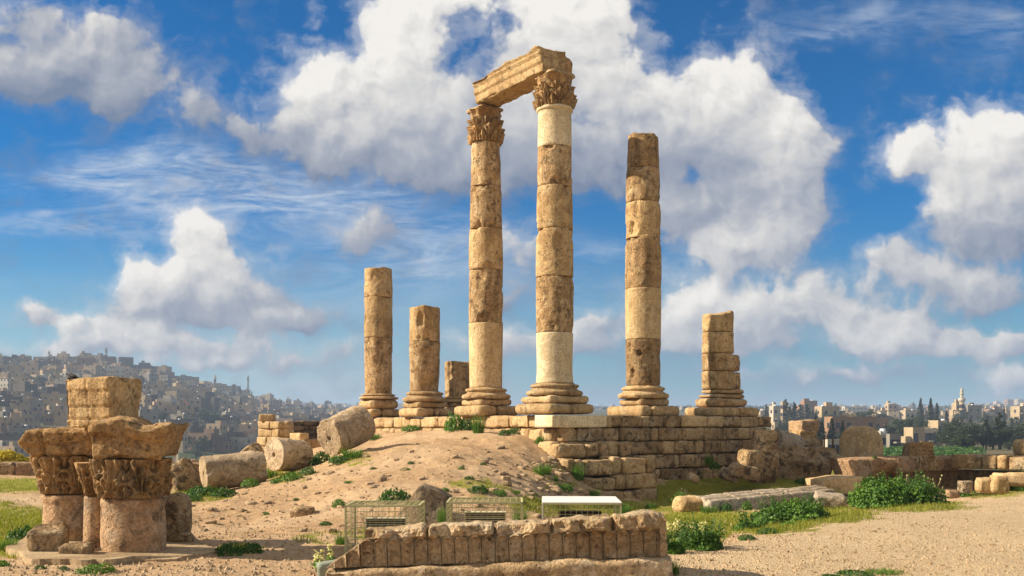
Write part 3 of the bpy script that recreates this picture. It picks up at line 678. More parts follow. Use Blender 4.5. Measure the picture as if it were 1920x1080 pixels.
column('temple_column', 911, 31.3, 'tall left column with a carved capital under the lintel end', ((761,781,63.5),(748,761.5,47),(727,748.5)), [270,352,431,508,607,727], [(270,52.5),(352,58),(500,64),(607,64.5),(690,62),(727,61)], [O, O, G, O, S], capital_for(270, 203.5, 53, 80, 21))
column('temple_column', 1040, 28.4, 'tall corner column with white restored drums at its top and bottom', ((757,777,77.5),(742,757.5,62),(719,742.5)), [205,279,352,432.5,521,625,719], [(205,62),(352,66.5),(500,70.5),(560,70.5),(625,69.5),(690,66.5),(712,68),(719,71)], [Rw, O, G, G, O, Rw], capital_for(205, 141, 62, 82, 33))
column('temple_column', 1206, 30.4, 'single tall column without a capital, standing right of the lintel pair', ((761,782,71),(747,761.5,46.5),(724,747.5)), [255,318,381.5,449,542.6,637.6,724], [(255,56.5),(318,61),(400,65),(500,67.5),(600,67),(700,63.5),(724,64)], [K_, O, G, K_, S, K_], top_cut=uneven_top(.1, 12))
# necking ring of the corner column
for o in [x for x in bpy.data.objects if x.name.startswith('temple_column') and 'white restored' in x.get('label', '')]:
    s = 28.4 / F; z = (777 - 212) * s; r = 33.2 * s
    V, Q = lathe([(r * .8, z), (r * .95, z), (r * 1.03, z + .03), (r * 1.03, z + .1), (r * .95, z + .125), (r * .8, z + .125)], 72, .004, 3)
    ob('neck_ring', mesh('neck_ring', V, Q, MATS[Rw]), o)
# the lobed pillar stub at the right end
def pillar_stub():
    d = 32.2; s = d / F; x, y = PXY(1346, d); Z0 = Zv(782, d); zl = lambda v: (782 - v) * s
    root = thing('temple_column', (x, y, Z0), 'broken double pillar stub with a slanted top at the right end of the podium', 'column', 'standing temple columns', YAW)
    off = 1.02   # second lobe stands behind along the front direction
    ax = .62
    for a0, a1 in ((-.86, .3), (.31, 1.24)):
        V, Q = rock(a1 - a0, 1.4, zl(764) - .01, .06, .11, .02, int(a0 * 10) + 50, 3, .02, .05)
        ob('stylobate_slab', mesh('stylobate_slab', V, Q, MATS['golden_limestone']), root, ((a0 + a1) / 2, 0, zl(773)))
    for nm, z0, z1, gx, ed in (('plinth', 764, 747, .18, .17), ('base_moulding', 747, 739, .02, .09), ('base_moulding', 738.5, 731, -.05, .07)):
        V, Q = rock(1.26 + gx, .9 + gx, zl(z1) - zl(z0) - .01, .06, ed, .03, int(z0), 3, .03, .1)
        ob(nm, mesh(nm, V, Q, MATS['base_limestone']), root, (.17, 0, (zl(z0) + zl(z1)) / 2))
    r = 29.5 * s
    for i, (va, vb) in enumerate(((582, 624), (624, 663.6), (663.6, 696), (696, 731))):
        z1, z0 = zl(va), zl(vb); e = .03
        pr = [(.001, z0), (r - e, z0 + .006), (r, z0 + e)] + [(r, z0 + (z1 - z0) * k / 5) for k in range(1, 5)] + [(r, z1 - e), (r - e, z1 - .006), (.001, z1)]
        V, Q = lathe(pr, 80, .025, 60 + i, 2.8, .08, .05, .015, 7)
        if i == 0:
            a = V @ np.array([math.cos(YAW), -math.sin(YAW), 0]); hi = sst(V[:, 2], z0 + .1, z1)   # a = offset to the viewer's right
            V[:, 2] -= hi * np.clip(.08 + -.07 * a / r + .05 * fbm(V * 5, 3, 4) - .32 * sst(-V @ np.array([math.sin(YAW), math.cos(YAW), 0]) / r, .2, 1.0) * -0.3, -.05, .5)
        ob('drum', mesh('drum', V, Q, MATS[G if i != 2 else O]), root)
    for i, (va, vb, wx) in enumerate(((664.5, 696, .42), (696.5, 731, .5))):
        V, Q = rock(wx + .1, .7, zl(va) - zl(vb) - .012, .05, .05, .04, 70 + i, 3, .04, .14, 3, (.8, .98))
        ob('rear_block', mesh('rear_block', V, Q, MATS[O]), root, (.55 + .04 * i, .12, (zl(va) + zl(vb)) / 2))
pillar_stub()

# architrave lying across the two tall columns
def architrave():
    a0, a1 = -.52, .30; ca = np.array((1.22, 28.4)); L0, L1 = -.18, 3.42; z0, z1 = EYE + 10.0, EYE + 10.73
    ctr = ca + E2 * (a0 + a1) / 2 + E1 * (L0 + L1) / 2
    root = thing('architrave_beam', (ctr[0], ctr[1], z0), 'banded stone lintel spanning the two tall columns', 'lintel', rot=YAW)
    Wd, L, H = a1 - a0, L1 - L0, z1 - z0
    V, Q = rock(Wd, L, H, .035, .03, .03, 77, 3.2, .03, .12, 4, (.9, .99))
    zz = (V[:, 2] + H / 2) / H; out = V[:, 0] < -Wd / 2 + .09
    # three fasciae stepping out upwards on the outer face
    stp = .045 * (zz > .36) + .05 * (zz > .66) + .06 * (zz > .86)
    V[:, 0] -= stp * out
    grv = np.exp(-((zz - .36) / .022) ** 2) + np.exp(-((zz - .66) / .022) ** 2) + .8 * np.exp(-((zz - .86) / .025) ** 2)
    V[:, 0] += .085 * grv * out
    top = sst(zz, .8, 1.0)
    V[:, 2] += top * (.13 * fbm(V * (2.6, 2.6, 0) + 5, 4, 31) - .1 * sst(V[:, 1], L / 2 - 1.3, L / 2) + .0)
    V[:, 2] -= top * .12 * np.clip(fbm(V * (1.1, 1.1, 0) + 50, 2, 33), 0, 1)
    ob('beam', mesh('beam', V, Q, MATS['golden_limestone']), root, (0, 0, H / 2))
    V, Q = rock(.5, .5, .62, .05, .16, .06, 79, 3.5, .06, .15)
    o = ob('corner_fragment', mesh('corner_fragment', V, Q, MATS['carved_limestone']), root, (Wd / 2 + .1, -L / 2 + .32, .34))
architrave()
# ------------------------------------------------------------------ carved fragments stacked on the left
def M(k): return MATS[k]
pk = .0
def stack_front():
    d = 12.95; s = d / F; x, y = PXY(250, d); g = gz(x, y - .3); Z = lambda v: Zv(v, 12.75) - g
    root = thing('column_fragment', (x, y, g), 'front drum with two carved capital pieces stacked on it, one sharp corner pointing right', 'ruin fragment', 'carved fragments on the concrete slab')
    r = 59 * s
    pr = [(.001, -.05), (r * .97, -.05), (r * 1.0, .02), (r * 1.0, .3), (r * .96, .55), (r * .94, Z(955)), (r * .99, Z(945)), (r * .99, Z(938)), (r * .95, Z(934)), (.001, Z(934))]
    V, Q = lathe(pr, 110, .022, 41, 3, .05, .03, .025)
    V[:, 1] *= .9
    ob('drum', mesh('drum', V, Q, M('pinkish_limestone')), root)
    V, Q = cap_mesh(57 * s, 60 * s, Z(861) - Z(933), 51, ((-.02, .66, 7, .1), (.1, 1.25, 7, .6)), nth=340, nt=110, rough=.03, worn=.35, leaf=.10)
    ob('capital_leaves', mesh('capital_leaves', V, Q, M('carved_limestone')), root, (0, 0, Z(933)))
    # upper block with spreading corners, broken unevenly on top
    h = Z(792) - Z(861)
    V, Q = rock(.92, .86, h, .022, .03, .04, 52, 4.5, .03, .12, 4, (.84, .98))
    t = np.clip(V[:, 2] / h + .5, 0, 1); xr = np.clip(V[:, 0] / .46, -1, 1)
    V[:, 0] = V[:, 0] * (.88 + .08 * t) + np.where(xr > 0, .14 * xr ** 3 * t ** 1.05, 0) + .02; V[:, 1] *= .95 + .05 * t
    lip = sst(t + .2 * fbm(V * 2.5, 3, 58), .5, .62); V[:, 1] -= .06 * lip * (V[:, 1] < -.2)
    V[:, 1] += .02 * np.exp(-((t - .42) / .16) ** 2) * (V[:, 1] < 0)
    n = fbm(V * 5 + 3, 4, 55); V += (V * (1, 1, 0)) * (.08 * n)[:, None]
    top = sst(V[:, 2], .12 * h, .5 * h); xx = V[:, 0]
    V[:, 2] += top * (np.interp(xx, [-.5, -.3, -.1, .1, .22, .34, .5, .72], [-.04, .02, .03, .0, -.07, -.08, -.045, .0]) + .06 * fbm(V * (4.5, 4.5, 0) + 9, 4, 56))
    ob('capital_corner_block', mesh('capital_corner_block', V, Q, M('carved_limestone')), root, (.0, 0, (Z(861) + Z(792)) / 2 + .012))
    return root
stack_front()
def stack_rear():
    d = 14.1; s = d / F; x, y = PXY(137, d); g = gz(x, y - .4); Z = lambda v: Zv(v, 13.9) - g
    root = thing('column_fragment', (x, y, g), 'rear left drum with a ringed rim, carrying a leafy capital and a wide undercut slab', 'ruin fragment', 'carved fragments on the concrete slab')
    r = 53 * s
    pr = [(.001, -.1), (r, -.1), (r, .2), (r * .985, Z(945)), (r * 1.04, Z(938)), (r * 1.06, Z(932)), (r * 1.02, Z(927)), (.001, Z(926))]
    V, Q = lathe(pr, 100, .018, 61, 3, .04, .02, .03); ob('drum', mesh('drum', V, Q, M('pinkish_limestone')), root)
    V, Q = cap_mesh(50 * s, 58 * s, Z(855) - Z(925), 62, ((-.05, .7, 7, .1), (.1, 1.2, 7, .6)), nth=300, nt=100, rough=.03, worn=.4, leaf=.11)
    ob('capital_leaves', mesh('capital_leaves', V, Q, M('carved_limestone')), root, (0, 0, Z(925)))
    h = Z(805) - Z(857)
    V, Q = rock(1.06, .9, h, .024, .03, .04, 63, 4.5, .03, .12, 4, (.84, .98))
    t = np.clip(V[:, 2] / h + .5, 0, 1); xr = np.clip(V[:, 0] / .53, -1, 1)
    V[:, 0] = V[:, 0] * (.80 + .2 * sst(t, -.1, .55)) + np.where(xr < 0, .05 * xr ** 3 * sst(t, 0, .5), 0) + .02; V[:, 1] *= .95 + .05 * t
    V[:, 1] -= .05 * sst(t + .2 * fbm(V * 2.5, 3, 68), .42, .55) * (V[:, 1] < -.2)
    n = fbm(V * 5 + 8, 4, 65); V += (V * (1, 1, 0)) * (.07 * n)[:, None]; V[:, 2] += sst(V[:, 2], 0, .5 * h) * (.03 * fbm(V * (4, 4, 0), 3, 66) + .02 * xr)
    V[:, 1] += .06 * np.exp(-((V[:, 0] + .22) / .02) ** 2) * (V[:, 1] < 0)
    ob('capital_slab', mesh('capital_slab', V, Q, M('carved_limestone')), root, (0, 0, (Z(857) + Z(805)) / 2 + .012))
stack_rear()
def slim_pier():
    d = 13.15; s = d / F; x, y = PXY(180, d); g = gz(x, y); Z = lambda v: Zv(v, d - .1) - g
    root = thing('column_fragment', (x, y, g), 'slim shaft with a small worn leaf capital, wedged between the two big drums', 'ruin fragment', 'carved fragments on the concrete slab')
    r = 23 * s
    V, Q = lathe([(.001, -.05), (r, -.05), (r * .98, .3), (r * .95, Z(934)), (r * .9, Z(931)), (.001, Z(931))], 64, .012, 71, 4, .03, .01, .03); ob('shaft', mesh('shaft', V, Q, M('pinkish_limestone')), root)
    V, Q = cap_mesh(20 * s, 30 * s, Z(868) - Z(930), 72, ((-.05, .6, 6, .1), (.1, 1.1, 6, .6)), nth=150, nt=60, rough=.04, worn=.6, leaf=.05)
    ob('capital', mesh('capital', V, Q, M('carved_limestone')), root, (-.03, 0, Z(930)))
slim_pier()
def rocky(name, u, v_top, v_bot, wpx, d, label, cat, mat, depth=None, seed=1, yaw=0.0, edge=.1, rough=.05, low=.08, chip=.1, group=None, tilt=(0, 0), fn=None, res=.05, sink=.04, freq=3.2, cuts=None):
    s = d / F; x, y = PXY(u, d); W_, H_ = wpx * s, (v_bot - v_top) * s
    D_ = depth or W_ * .8
    V, Q = rock(W_, D_, H_ + sink, res, min(edge * (.5 if cat == 'rock' else .7), W_ * .45, H_ * .45), rough, seed, freq, low, chip, (7 if cat == 'rock' else 3) if cuts is None else cuts, (.6, .93) if cat == 'rock' else (.8, .97))
    if fn: V = fn(V, W_, D_, H_)
    o = ob(name, mesh(name, V, Q, M(mat)), None, (x, y, Zv(v_bot, d) + H_ / 2 - sink / 2), (tilt[0], tilt[1], yaw))
    return tag(o, label, cat, group, 'thing')
rocky('broken_drum', 322, 928, 1018, 58, 14.2, 'dark broken drum stub behind the front stacked fragment, its right side hacked away', 'ruin fragment', 'lichen_limestone', seed=81, edge=.18)
def banded(V, W_, D_, H_):
    zz = V[:, 2] / H_ + .5; out = V[:, 1] < -D_ / 2 + .1
    for c in (.76, .43, .17): V[:, 1] += .02 * np.exp(-((zz - c) / .016) ** 2) * out
    V[:, 1] -= .018 * (zz > .76) * out; V[:, 1] += (.015 * (zz < .43) + .015 * (zz < .17)) * out
    V[:, 0] *= 1 + .03 * (zz - .5)[:] ; V[:, 1] += .018 * np.exp(-((V[:, 0] - .03) / .012) ** 2) * out
    V[:, 2] += .03 * fbm(V * (4, 4, 0), 3, 5) * (zz > .9)
    return V
rocky('banded_block', 193, 710, 797, 112, 13.45, 'square banded block lying on top of the stacked capitals, its left face sunlit gold', 'stone block', 'golden_limestone', depth=.58, cuts=2, seed=91, yaw=-.42, edge=.03, rough=.022, low=.02, chip=.07, fn=banded, res=.02)
rocky('stone_fragment', 93, 986, 1036, 68, 12.75, 'flat-topped carved chunk on the left of the concrete slab', 'stone fragment', 'lichen_limestone', depth=.42, seed=95, edge=.12, yaw=.3, tilt=(.22, -.08), res=.03)
rocky('stone_fragment', 142, 1019, 1048, 60, 12.45, 'small moulded stone lying at the slab edge before the slim shaft', 'stone fragment', 'lichen_limestone', depth=.28, seed=97, edge=.07, yaw=.1, res=.025)
def slab():
    pts = [(8, 1036), (60, 1012), (200, 1002), (330, 1008), (420, 1036), (330, 1052), (180, 1060), (60, 1060)]
    pts = [(a[0] + (b_[0] - a[0]) * k / 9 + 3 * math.sin(a[0] + k * 1.1), a[1] + (b_[1] - a[1]) * k / 9 + 1.2 * math.sin(a[1] * 3 + k * .9)) for a, b_ in zip(pts, pts[1:] + pts[:1]) for k in range(9)]
    g = [ground_px(u, v) for u, v in pts]; n = len(g)
    cx = sum((p.x for p in g)) / n; cy = sum((p.y for p in g)) / n
    V = []; zt = .075
    for p in g: V.append((p.x, p.y, zt + .004 if p.x < -4.6 else .03))
    V2 = [(x + (x - cx) * .015, y + (y - cy) * .015, -.25) for x, y, z in V]
    V = [tuple(v) for v in V] + V2
    Q = [list(range(n))[::-1]] + [[i, (i + 1) % n, n + (i + 1) % n, n + i] for i in range(n)]
    o = ob('concrete_slab', mesh('concrete_slab', V, Q, M('concrete_slab'), False)); tag(o, 'low worn concrete slab under the stacked carved fragments', 'slab', None, 'thing')
slab()
# two small birds on the banded block
def bird(u, v, d, yaw, label):
    x, y = PXY(u, d); s = d / F
    root = thing('bird', (x, y, Zv(v, d)), label, 'bird', 'birds on the banded block', yaw)
    th = np.linspace(0, 2 * np.pi, 15)[:-1]; cs = [(-.085, .008, .018), (-.05, .012, .025), (-.025, .026, .036), (.01, .036, .042), (.035, .030, .052), (.05, .021, .066), (.066, .022, .078), (.08, .014, .076), (.086, .006, .074), (.1, .001, .071)]
    V = np.array([(cx, r * math.cos(a), cz + r * .95 * math.sin(a)) for cx, r, cz in cs for a in th]); n = len(th)
    Q = [[i * n + j, i * n + (j + 1) % n, (i + 1) * n + (j + 1) % n, (i + 1) * n + j] for i in range(len(cs) - 1) for j in range(n)] + [list(range(n))[::-1]]
    t = box(.07, .028, .006, (-.1, 0, .02)); l1 = bar((0, .012, 0), (0, .012, .02), .005); l2 = bar((0, -.012, 0), (0, -.012, .02), .005)
    V, Q = join([(V, Q), t, l1, l2]); ob('body', mesh('body', V, Q, M('bird_feathers')), root)
bird(132, 714, 13.35, 2.6, 'small dark bird perched at the left end of the banded block top'); bird(140, 712.5, 13.4, 2.8, 'second small dark bird, just right of the one at the block end')

# ------------------------------------------------------------------ fallen column drums and rocks on the slope
def fallen_drum(c, axis, r, L, label, mat, seed, hole=True, taper=0.0, chipf=.06):
    ax = Vector(axis).normalized()
    pr = [(r * .13 if hole else .001, .16 if hole else 0), (r * .15, .004), (r * .6, 0), (r * .975, .0), (r, .02)] + [(r * (1 - taper * k / 8), L * k / 9) for k in range(1, 9)] + [(r * (1 - taper) - .03, L), (r * .5, L), (.001, L)]
    V, Q = lathe(pr, 96, .022, seed, 3.4, chipf * .7, .02, .04, 3)
    if hole: n = len(V); V = np.vstack([V, [[0, 0, .16]]]); Q = Q.tolist() + [[n, (j + 1) % 96, j] for j in range(96)]
    R = np.array(ax.to_track_quat('Z', 'Y').to_matrix())
    V = V @ R.T
    o = ob('fallen_drum', mesh('fallen_drum', V, Q, M(mat)), None, c); return tag(o, label, 'column drum', 'fallen drums on the left slope', 'thing')
fallen_drum(P(617, 822, 26.0), (.62, .70, .34), .50, 1.22, 'uppermost fallen drum, tilted on the slope against the podium end', 'fallen_drum_stone', 3)
fallen_drum(P(513, 853, 26.2), (.66, .74, -.02), .44, 1.0, 'middle fallen drum facing the viewer with a square hole in its round face', 'fallen_drum_stone', 8, taper=.1)
fallen_drum(P(381, 888, 24.8), (.86, .49, .10), .43, 1.5, 'lowest fallen drum, long and lying on its side in weeds', 'fallen_drum_stone', 12, chipf=.08)
rocky('boulder', 345, 862, 925, 44, 26.0, 'rough tilted rock behind the lowest fallen drum', 'rock', 'lichen_limestone', seed=103, tilt=(0, -.5), edge=.2)
rocky('boulder', 345, 868, 884, 64, 28.5, 'flat dark slab rock left of the lowest fallen drum', 'rock', 'lichen_limestone', seed=104, edge=.1)
rocky('boulder', 474, 834, 880, 44, 28.5, 'jagged grey rock between the lowest and the middle fallen drum', 'rock', 'lichen_limestone', seed=105, tilt=(0, -.5), edge=.2)
rocky('boulder', 480, 856, 880, 30, 27.0, 'pale flat rock in the gap beside the middle fallen drum', 'rock', 'pinkish_limestone', seed=106, edge=.1)
rocky('stone_block', 350, 862, 876, 34, 30, 'small pale squared stone at the rim of the slope', 'stone block', 'pinkish_limestone', seed=107, edge=.04)
rocky('boulder', 322, 872, 900, 40, 27, 'grey rock just right of the stacked fragments', 'rock', 'lichen_limestone', seed=108, edge=.15)
def wedge(V, W_, D_, H_):
    t = np.clip(V[:, 2] / H_ + .5, 0, 1); a = V[:, 0] / (W_ / 2)
    lim = np.minimum(1.0, 1 - .9 * np.clip(-a - .02, 0, 1) - .22 * np.clip(a - .1, 0, 1)) - .16 * np.clip(a - .6, 0, 1)
    V[:, 2] = -H_ / 2 + t * H_ * lim
    V[:, 1] += .22 * (t - .5) * D_ + .25 * np.clip(-a, 0, 1) * D_
    return V
rocky('boulder', 789, 904, 984, 106, 16.9, 'big peaked boulder behind the lamp cages, pale sloping left side and dark front', 'rock', 'grey_rock', depth=.7, seed=111, edge=.09, rough=.03, low=.05, chip=.05, fn=wedge, res=.035, sink=.1, cuts=0)

# ------------------------------------------------------------------ ruined room behind the drums and kerb on the left
def wall_run(root, us, ds, zt, zb, th, mats, jz=.02, edge=.03, name='wall_block', rough=.02, chip=.05):
    """blocks in plan following the line through (u,d) stations"""
    pts = [PXY(u, d) for u, d in zip(us, ds)]
    for i, (p, q_) in enumerate(zip(pts[:-1], pts[1:])):
        sd[0] += 1; r = random.Random(sd[0]); L = math.dist(p, q_); yaw = math.atan2(q_[1] - p[1], q_[0] - p[0])
        j = r.uniform(-jz, jz)
        V, Q = rock(L - .012, th, zt - zb + j, .07, edge, rough, sd[0], 3.2, .02, chip)
        ob(name, mesh(name, V, Q, M(mats[i % len(mats)])), root, ((p[0] + q_[0]) / 2 - root.location.x, (p[1] + q_[1]) / 2 - root.location.y, (zt + zb + j) / 2 - root.location.z), (0, 0, yaw))
room = thing('ruined_wall', (*PXY(540, 42), 0), 'ruined room wall with a pale cut-stone corner behind the fallen drums', 'wall')
for (zt, zb, us) in ((790, 804, [492, 514, 532]), (804, 819, [492, 520, 532]), (819, 836, [491.5, 508, 532]), (836, 850, [491, 516, 532])):
    wall_run(room, us, [42.6, 42, 41.6] if len(us) == 3 else [42.6, 41.6], Zv(zt, 42), Zv(zb, 42), .5, ['smooth_cut_limestone', 'golden_limestone'], 0)
    wall_run(room, [532, 541], [41.6, 42.6], Zv(zt, 42), Zv(zb, 42), .5, ['smooth_cut_limestone'], 0)
V, Q = rock(.62, .5, .3, .05, .06, .02, 5); ob('cap_stone', mesh('cap_stone', V, Q, M('smooth_cut_limestone')), room, (*(np.array(PXY(501, 42.3)) - PXY(540, 42)), Zv(783, 42)))
for i in range(6):
    wall_run(room, list(np.linspace(541, 690, 8) + random.uniform(-4, 4)), list(np.linspace(42.8, 47.5, 8)), Zv(790, 44) - i * .2, Zv(790, 44) - (i + 1) * .2, .5, ['rubble_masonry'], .02, .06, 'rubble_course', .05, .1)
low = thing('low_wall', (*PXY(575, 38), 0), 'low pale wall stub with one upright block beside the uppermost fallen drum', 'wall')
wall_run(low, [551, 571], [38.2, 37.6], Zv(811, 38), Zv(846, 38), .4, ['smooth_cut_limestone'])
wall_run(low, [571, 579, 602], [37.6, 37.8, 38.2], Zv(823, 38), Zv(846, 38), .4, ['wall_limestone'])
kerb = thing('kerb_wall', (*PXY(40, 34), 0), 'low kerb wall of weathered blocks along the far left edge', 'wall')
wall_run(kerb, [-120, -60, 0, 33, 70, 100, 140], [34] * 7, Zv(867.5, 34), Zv(893, 34), .5, ['pinkish_limestone', 'wall_limestone', 'lichen_limestone'], .03, .04)

# ------------------------------------------------------------------ lower walls right of the podium
rw = thing('terrace_wall', (*PXY(1740, 30), 0), 'long terrace wall of projecting ledge blocks behind the green shrubs', 'wall')
dw = lambda u: np.interp(u, [1560, 1665, 1740, 1800, 1935, 2100], [31.2, 30.2, 31.4, 31.6, 30.0, 28.5])
us = [1637, 1662, 1697, 1722, 1742, 1784]
wall_run(rw, us, [dw(u) for u in us], Zv(855.5, 31), Zv(884, 31), .8, ['wall_limestone', 'pinkish_limestone', 'lichen_limestone'], .02, .05)
us = [1784, 1790, 1840, 1856, 1886, 1906, 1945, 2010]
wall_run(rw, us, [dw(u) - .35 for u in us], Zv(852.5, 31), Zv(878, 31), 1.3, ['lichen_limestone', 'dark_stained_limestone', 'lichen_limestone'], .02, .06)
us = [1600, 1640, 1668, 1700, 1740, 1790, 1830, 1870, 1910, 1960, 2010]
wall_run(rw, us, [dw(u) + .3 for u in us], Zv(882, 31), Zv(932, 31), .6, ['wall_limestone', 'dark_stained_limestone', 'wall_limestone'], 0, .03, rough=.012)
def und(V, W_, D_, H_):
    t = V[:, 2] / H_ + .5; V[:, 1] += .45 * (1 - sst(t, 0, .75)) * (V[:, 1] < 0) * sst(V[:, 0], -W_ * .1, W_ * .3); V[:, 0] *= 1 - .25 * (1 - t) ; return V
rocky('stone_block', 1617, 858, 893, 100, 30.0, 'large broken ledge block under the domed stone, its left face in sun', 'stone block', 'pinkish_limestone', depth=1.3, seed=121, yaw=.12, edge=.06, rough=.04, low=.04, chip=.08, fn=und)
def dome(V, W_, D_, H_):
    t = np.clip(V[:, 2] / H_ + .5, 0, 1); k = 1 - .06 * t - .38 * np.clip((t - .55) / .45, 0, 1) ** 2.2; V[:, 0] *= k; V[:, 1] *= k; return V
rocky('domed_stone', 1613, 799, 859, 66, 30.9, 'tall dome-topped stone standing on the ledge block, half lit by the sun', 'stone block', 'speckled_cream_limestone', depth=.85, seed=123, edge=.12, rough=.035, low=.05, chip=.06, fn=dome, yaw=-.85)
def mould(V, W_, D_, H_):
    t = V[:, 2] / H_ + .5
    for c in (.3, .5, .72): V[:, 1] += .05 * np.exp(-((t - c) / .05) ** 2) * (V[:, 1] < 0)
    V[:, 0] *= 1 - .1 * t; return V
rocky('moulded_block', 1721, 830, 860, 45, 31.0, 'small dark moulded block sitting on the terrace wall', 'stone block', 'dark_stained_limestone', depth=.7, seed=125, edge=.07, fn=mould, res=.035)
rocky('stone_block', 1924, 826, 853, 34, 30.3, 'rounded golden stone on the terrace wall at the right border', 'stone block', 'golden_limestone', depth=.6, seed=127, edge=.18)
def slope_l(V, W_, D_, H_):
    a = np.clip(-(V[:, 0] / (W_ / 2)) - .1, 0, 1); V[:, 2] -= .1 * a * (V[:, 2] > 0); V[:, 1] += .25 * a; return V
rocky('stone_block', 1568, 891, 924, 82, 28.8, 'squared pale block with a broken left end, on the turf before the terrace wall', 'stone block', 'smooth_cut_limestone', depth=.9, seed=129, yaw=.25, edge=.03, rough=.02, chip=.08, fn=slope_l)
# tumbled masonry against the podium's right end
rocky('boulder', 1500, 838, 905, 118, 31.8, 'broad shaded mass of rock right of the podium', 'rock', 'lichen_limestone', depth=1.6, seed=131, edge=.3, rough=.07, low=.14)
fallen_drum(P(1452, 826, 31.5), (.86, .45, -.22), .40, 1.0, 'grey fallen drum lying on the rocks at the right end of the podium', 'marble_grey', 17, hole=False)
rocky('upright_stone', 1432, 806, 905, 46, 30.2, 'tall weathered upright stone leaning at the podium\'s right corner', 'stone block', 'lichen_limestone', depth=.5, seed=133, edge=.12, rough=.05, low=.08, tilt=(0, .04))
rocky('stone_block', 1506, 788, 807, 42, 33.6, 'pink cut block topmost on the pile behind the grey fallen drum', 'stone block', 'pinkish_limestone', depth=.7, seed=135, edge=.03, yaw=.4)
rocky('stone_block', 1506, 807, 824, 38, 33.5, 'stained block in the middle of the pile behind the grey fallen drum', 'stone block', 'dark_stained_limestone', depth=.7, seed=136, edge=.04, yaw=.3)
rocky('stone_block', 1513, 824, 840, 46, 33.2, 'wide low block at the foot of the pile behind the grey fallen drum', 'stone block', 'wall_limestone', depth=.8, seed=137, edge=.05, yaw=.2)
rocky('stone_block', 1528, 826, 850, 20, 33.0, 'small dark stone at the right foot of the pile near the posts', 'stone block', 'lichen_limestone', depth=.5, seed=138, edge=.08)
rocky('stone_block', 1408, 846, 874, 44, 29.5, 'tumbled squared stone leaning on the podium wall near its right corner', 'stone block', 'wall_limestone', depth=.45, seed=139, edge=.09, rough=.05, low=.06, tilt=(.1, .14), yaw=.55)
rocky('boulder', 1398, 870, 897, 66, 28.9, 'dark slanted slab fallen at the foot of the podium wall', 'rock', 'lichen_limestone', depth=.5, seed=140, edge=.16, rough=.06, low=.1, tilt=(.25, .2), yaw=.5)
rocky('boulder', 1368, 880, 899, 30, 28.9, 'grey wedge-shaped stone beside the slanted fallen slab', 'rock', 'grey_rock', depth=.4, seed=141, edge=.1, rough=.06, low=.08, tilt=(.1, .3), yaw=.4)
rocky('boulder', 1298, 888, 900, 24, 28.6, 'small pale triangular stone in the shaded turf below the podium wall', 'rock', 'small_stone', depth=.3, seed=142, edge=.06, tilt=(0, .3))
rocky('boulder', 1292, 931, 960, 54, 23.6, 'golden knobbly boulder at the left end of the half-buried lintel', 'rock', 'golden_limestone', depth=.6, seed=143, edge=.5, rough=.06, low=.1, yaw=.2, cuts=1)
for u, wd, lab in ((1499, 30, 'leftmost of the three pale boulders'), (1560, 0, ''),): pass
rocky('boulder', 1843, 895, 922, 28, 25.4, 'leftmost of the row of pale boulders before the terrace wall', 'rock', 'smooth_cut_limestone', depth=.4, seed=151, edge=.13)
rocky('boulder', 1810, 898, 924, 26, 25.6, 'greyish rounded boulder left of the row before the terrace wall', 'rock', 'grey_rock', depth=.4, seed=152, edge=.12)
rocky('boulder', 1871, 893, 921, 26, 25.2, 'tan angular boulder in the middle of the row before the terrace wall', 'rock', 'golden_limestone', depth=.4, seed=153, edge=.08, rough=.05)
rocky('boulder', 1895, 888, 906, 60, 25.8, 'long flat pale boulder behind the tan angular one', 'rock', 'smooth_cut_limestone', depth=.5, seed=154, edge=.1, yaw=-.2)
rocky('boulder', 1786, 920, 930, 24, 24.6, 'low reddish stone at the right foot of the biggest shrub', 'rock', 'pinkish_limestone', depth=.3, seed=155, edge=.06)
rocky('boulder', 568, 949, 966, 46, 18.2, 'low dark rock alone on the bare lower slope', 'rock', 'lichen_limestone', depth=.4, seed=156, edge=.1, rough=.05)
rocky('boulder', 340, 1002, 1018, 38, 14.0, 'flat grey stone at the right edge of the concrete slab', 'rock', 'lichen_limestone', depth=.3, seed=157, edge=.06)
# half buried moulded lintel
def lintel():
    A, B_ = P(1316, 952, 23.4), P(1548, 930, 25.2); dr = (B_ - A); L = dr.length; yaw = math.atan2(dr.y, dr.x)
    n = 120; prof = [(-.34, -.3), (-.34, .12), (-.30, .17), (-.2, .175), (-.17, .14), (-.13, .14), (-.10, .20), (.0, .22), (.03, .18), (.07, .18), (.1, .23), (.3, .24), (.34, .2), (.34, -.3)]
    xs = np.linspace(0, L, n); m = len(prof)
    V = np.array([(x, a, b_) for x in xs for a, b_ in prof]); k = fbm(V * 3, 3, 9); V[:, 2] += .03 * k; V[:, 1] += .02 * k
    for xb in (.85, 1.75, 2.5): V[:, 2] -= .05 * np.exp(-((V[:, 0] - xb - .05 * V[:, 1]) / .02) ** 2)
    Q = [[i * m + j, (i + 1) * m + j, (i + 1) * m + j + 1, i * m + j + 1] for i in range(n - 1) for j in range(m - 1)] + [list(range(m)), list(range((n - 1) * m, n * m))[::-1]]
    o = ob('moulded_lintel', mesh('moulded_lintel', V, Q, M('marble_grey')), None, (A.x, A.y, A.z + .02), (0, -math.atan2(dr.z, math.hypot(dr.x, dr.y)), yaw)); tag(o, 'long cracked moulded lintel half sunk in the turf before the podium', 'lintel', None, 'thing')
lintel()
rocky('marble_slab', 1556, 927, 944, 56, 23.8, 'smooth grey-white slab between the two bigger shrubs', 'stone slab', 'marble_grey', depth=.5, seed=160, edge=.05, tilt=(.2, .1), yaw=-.2)
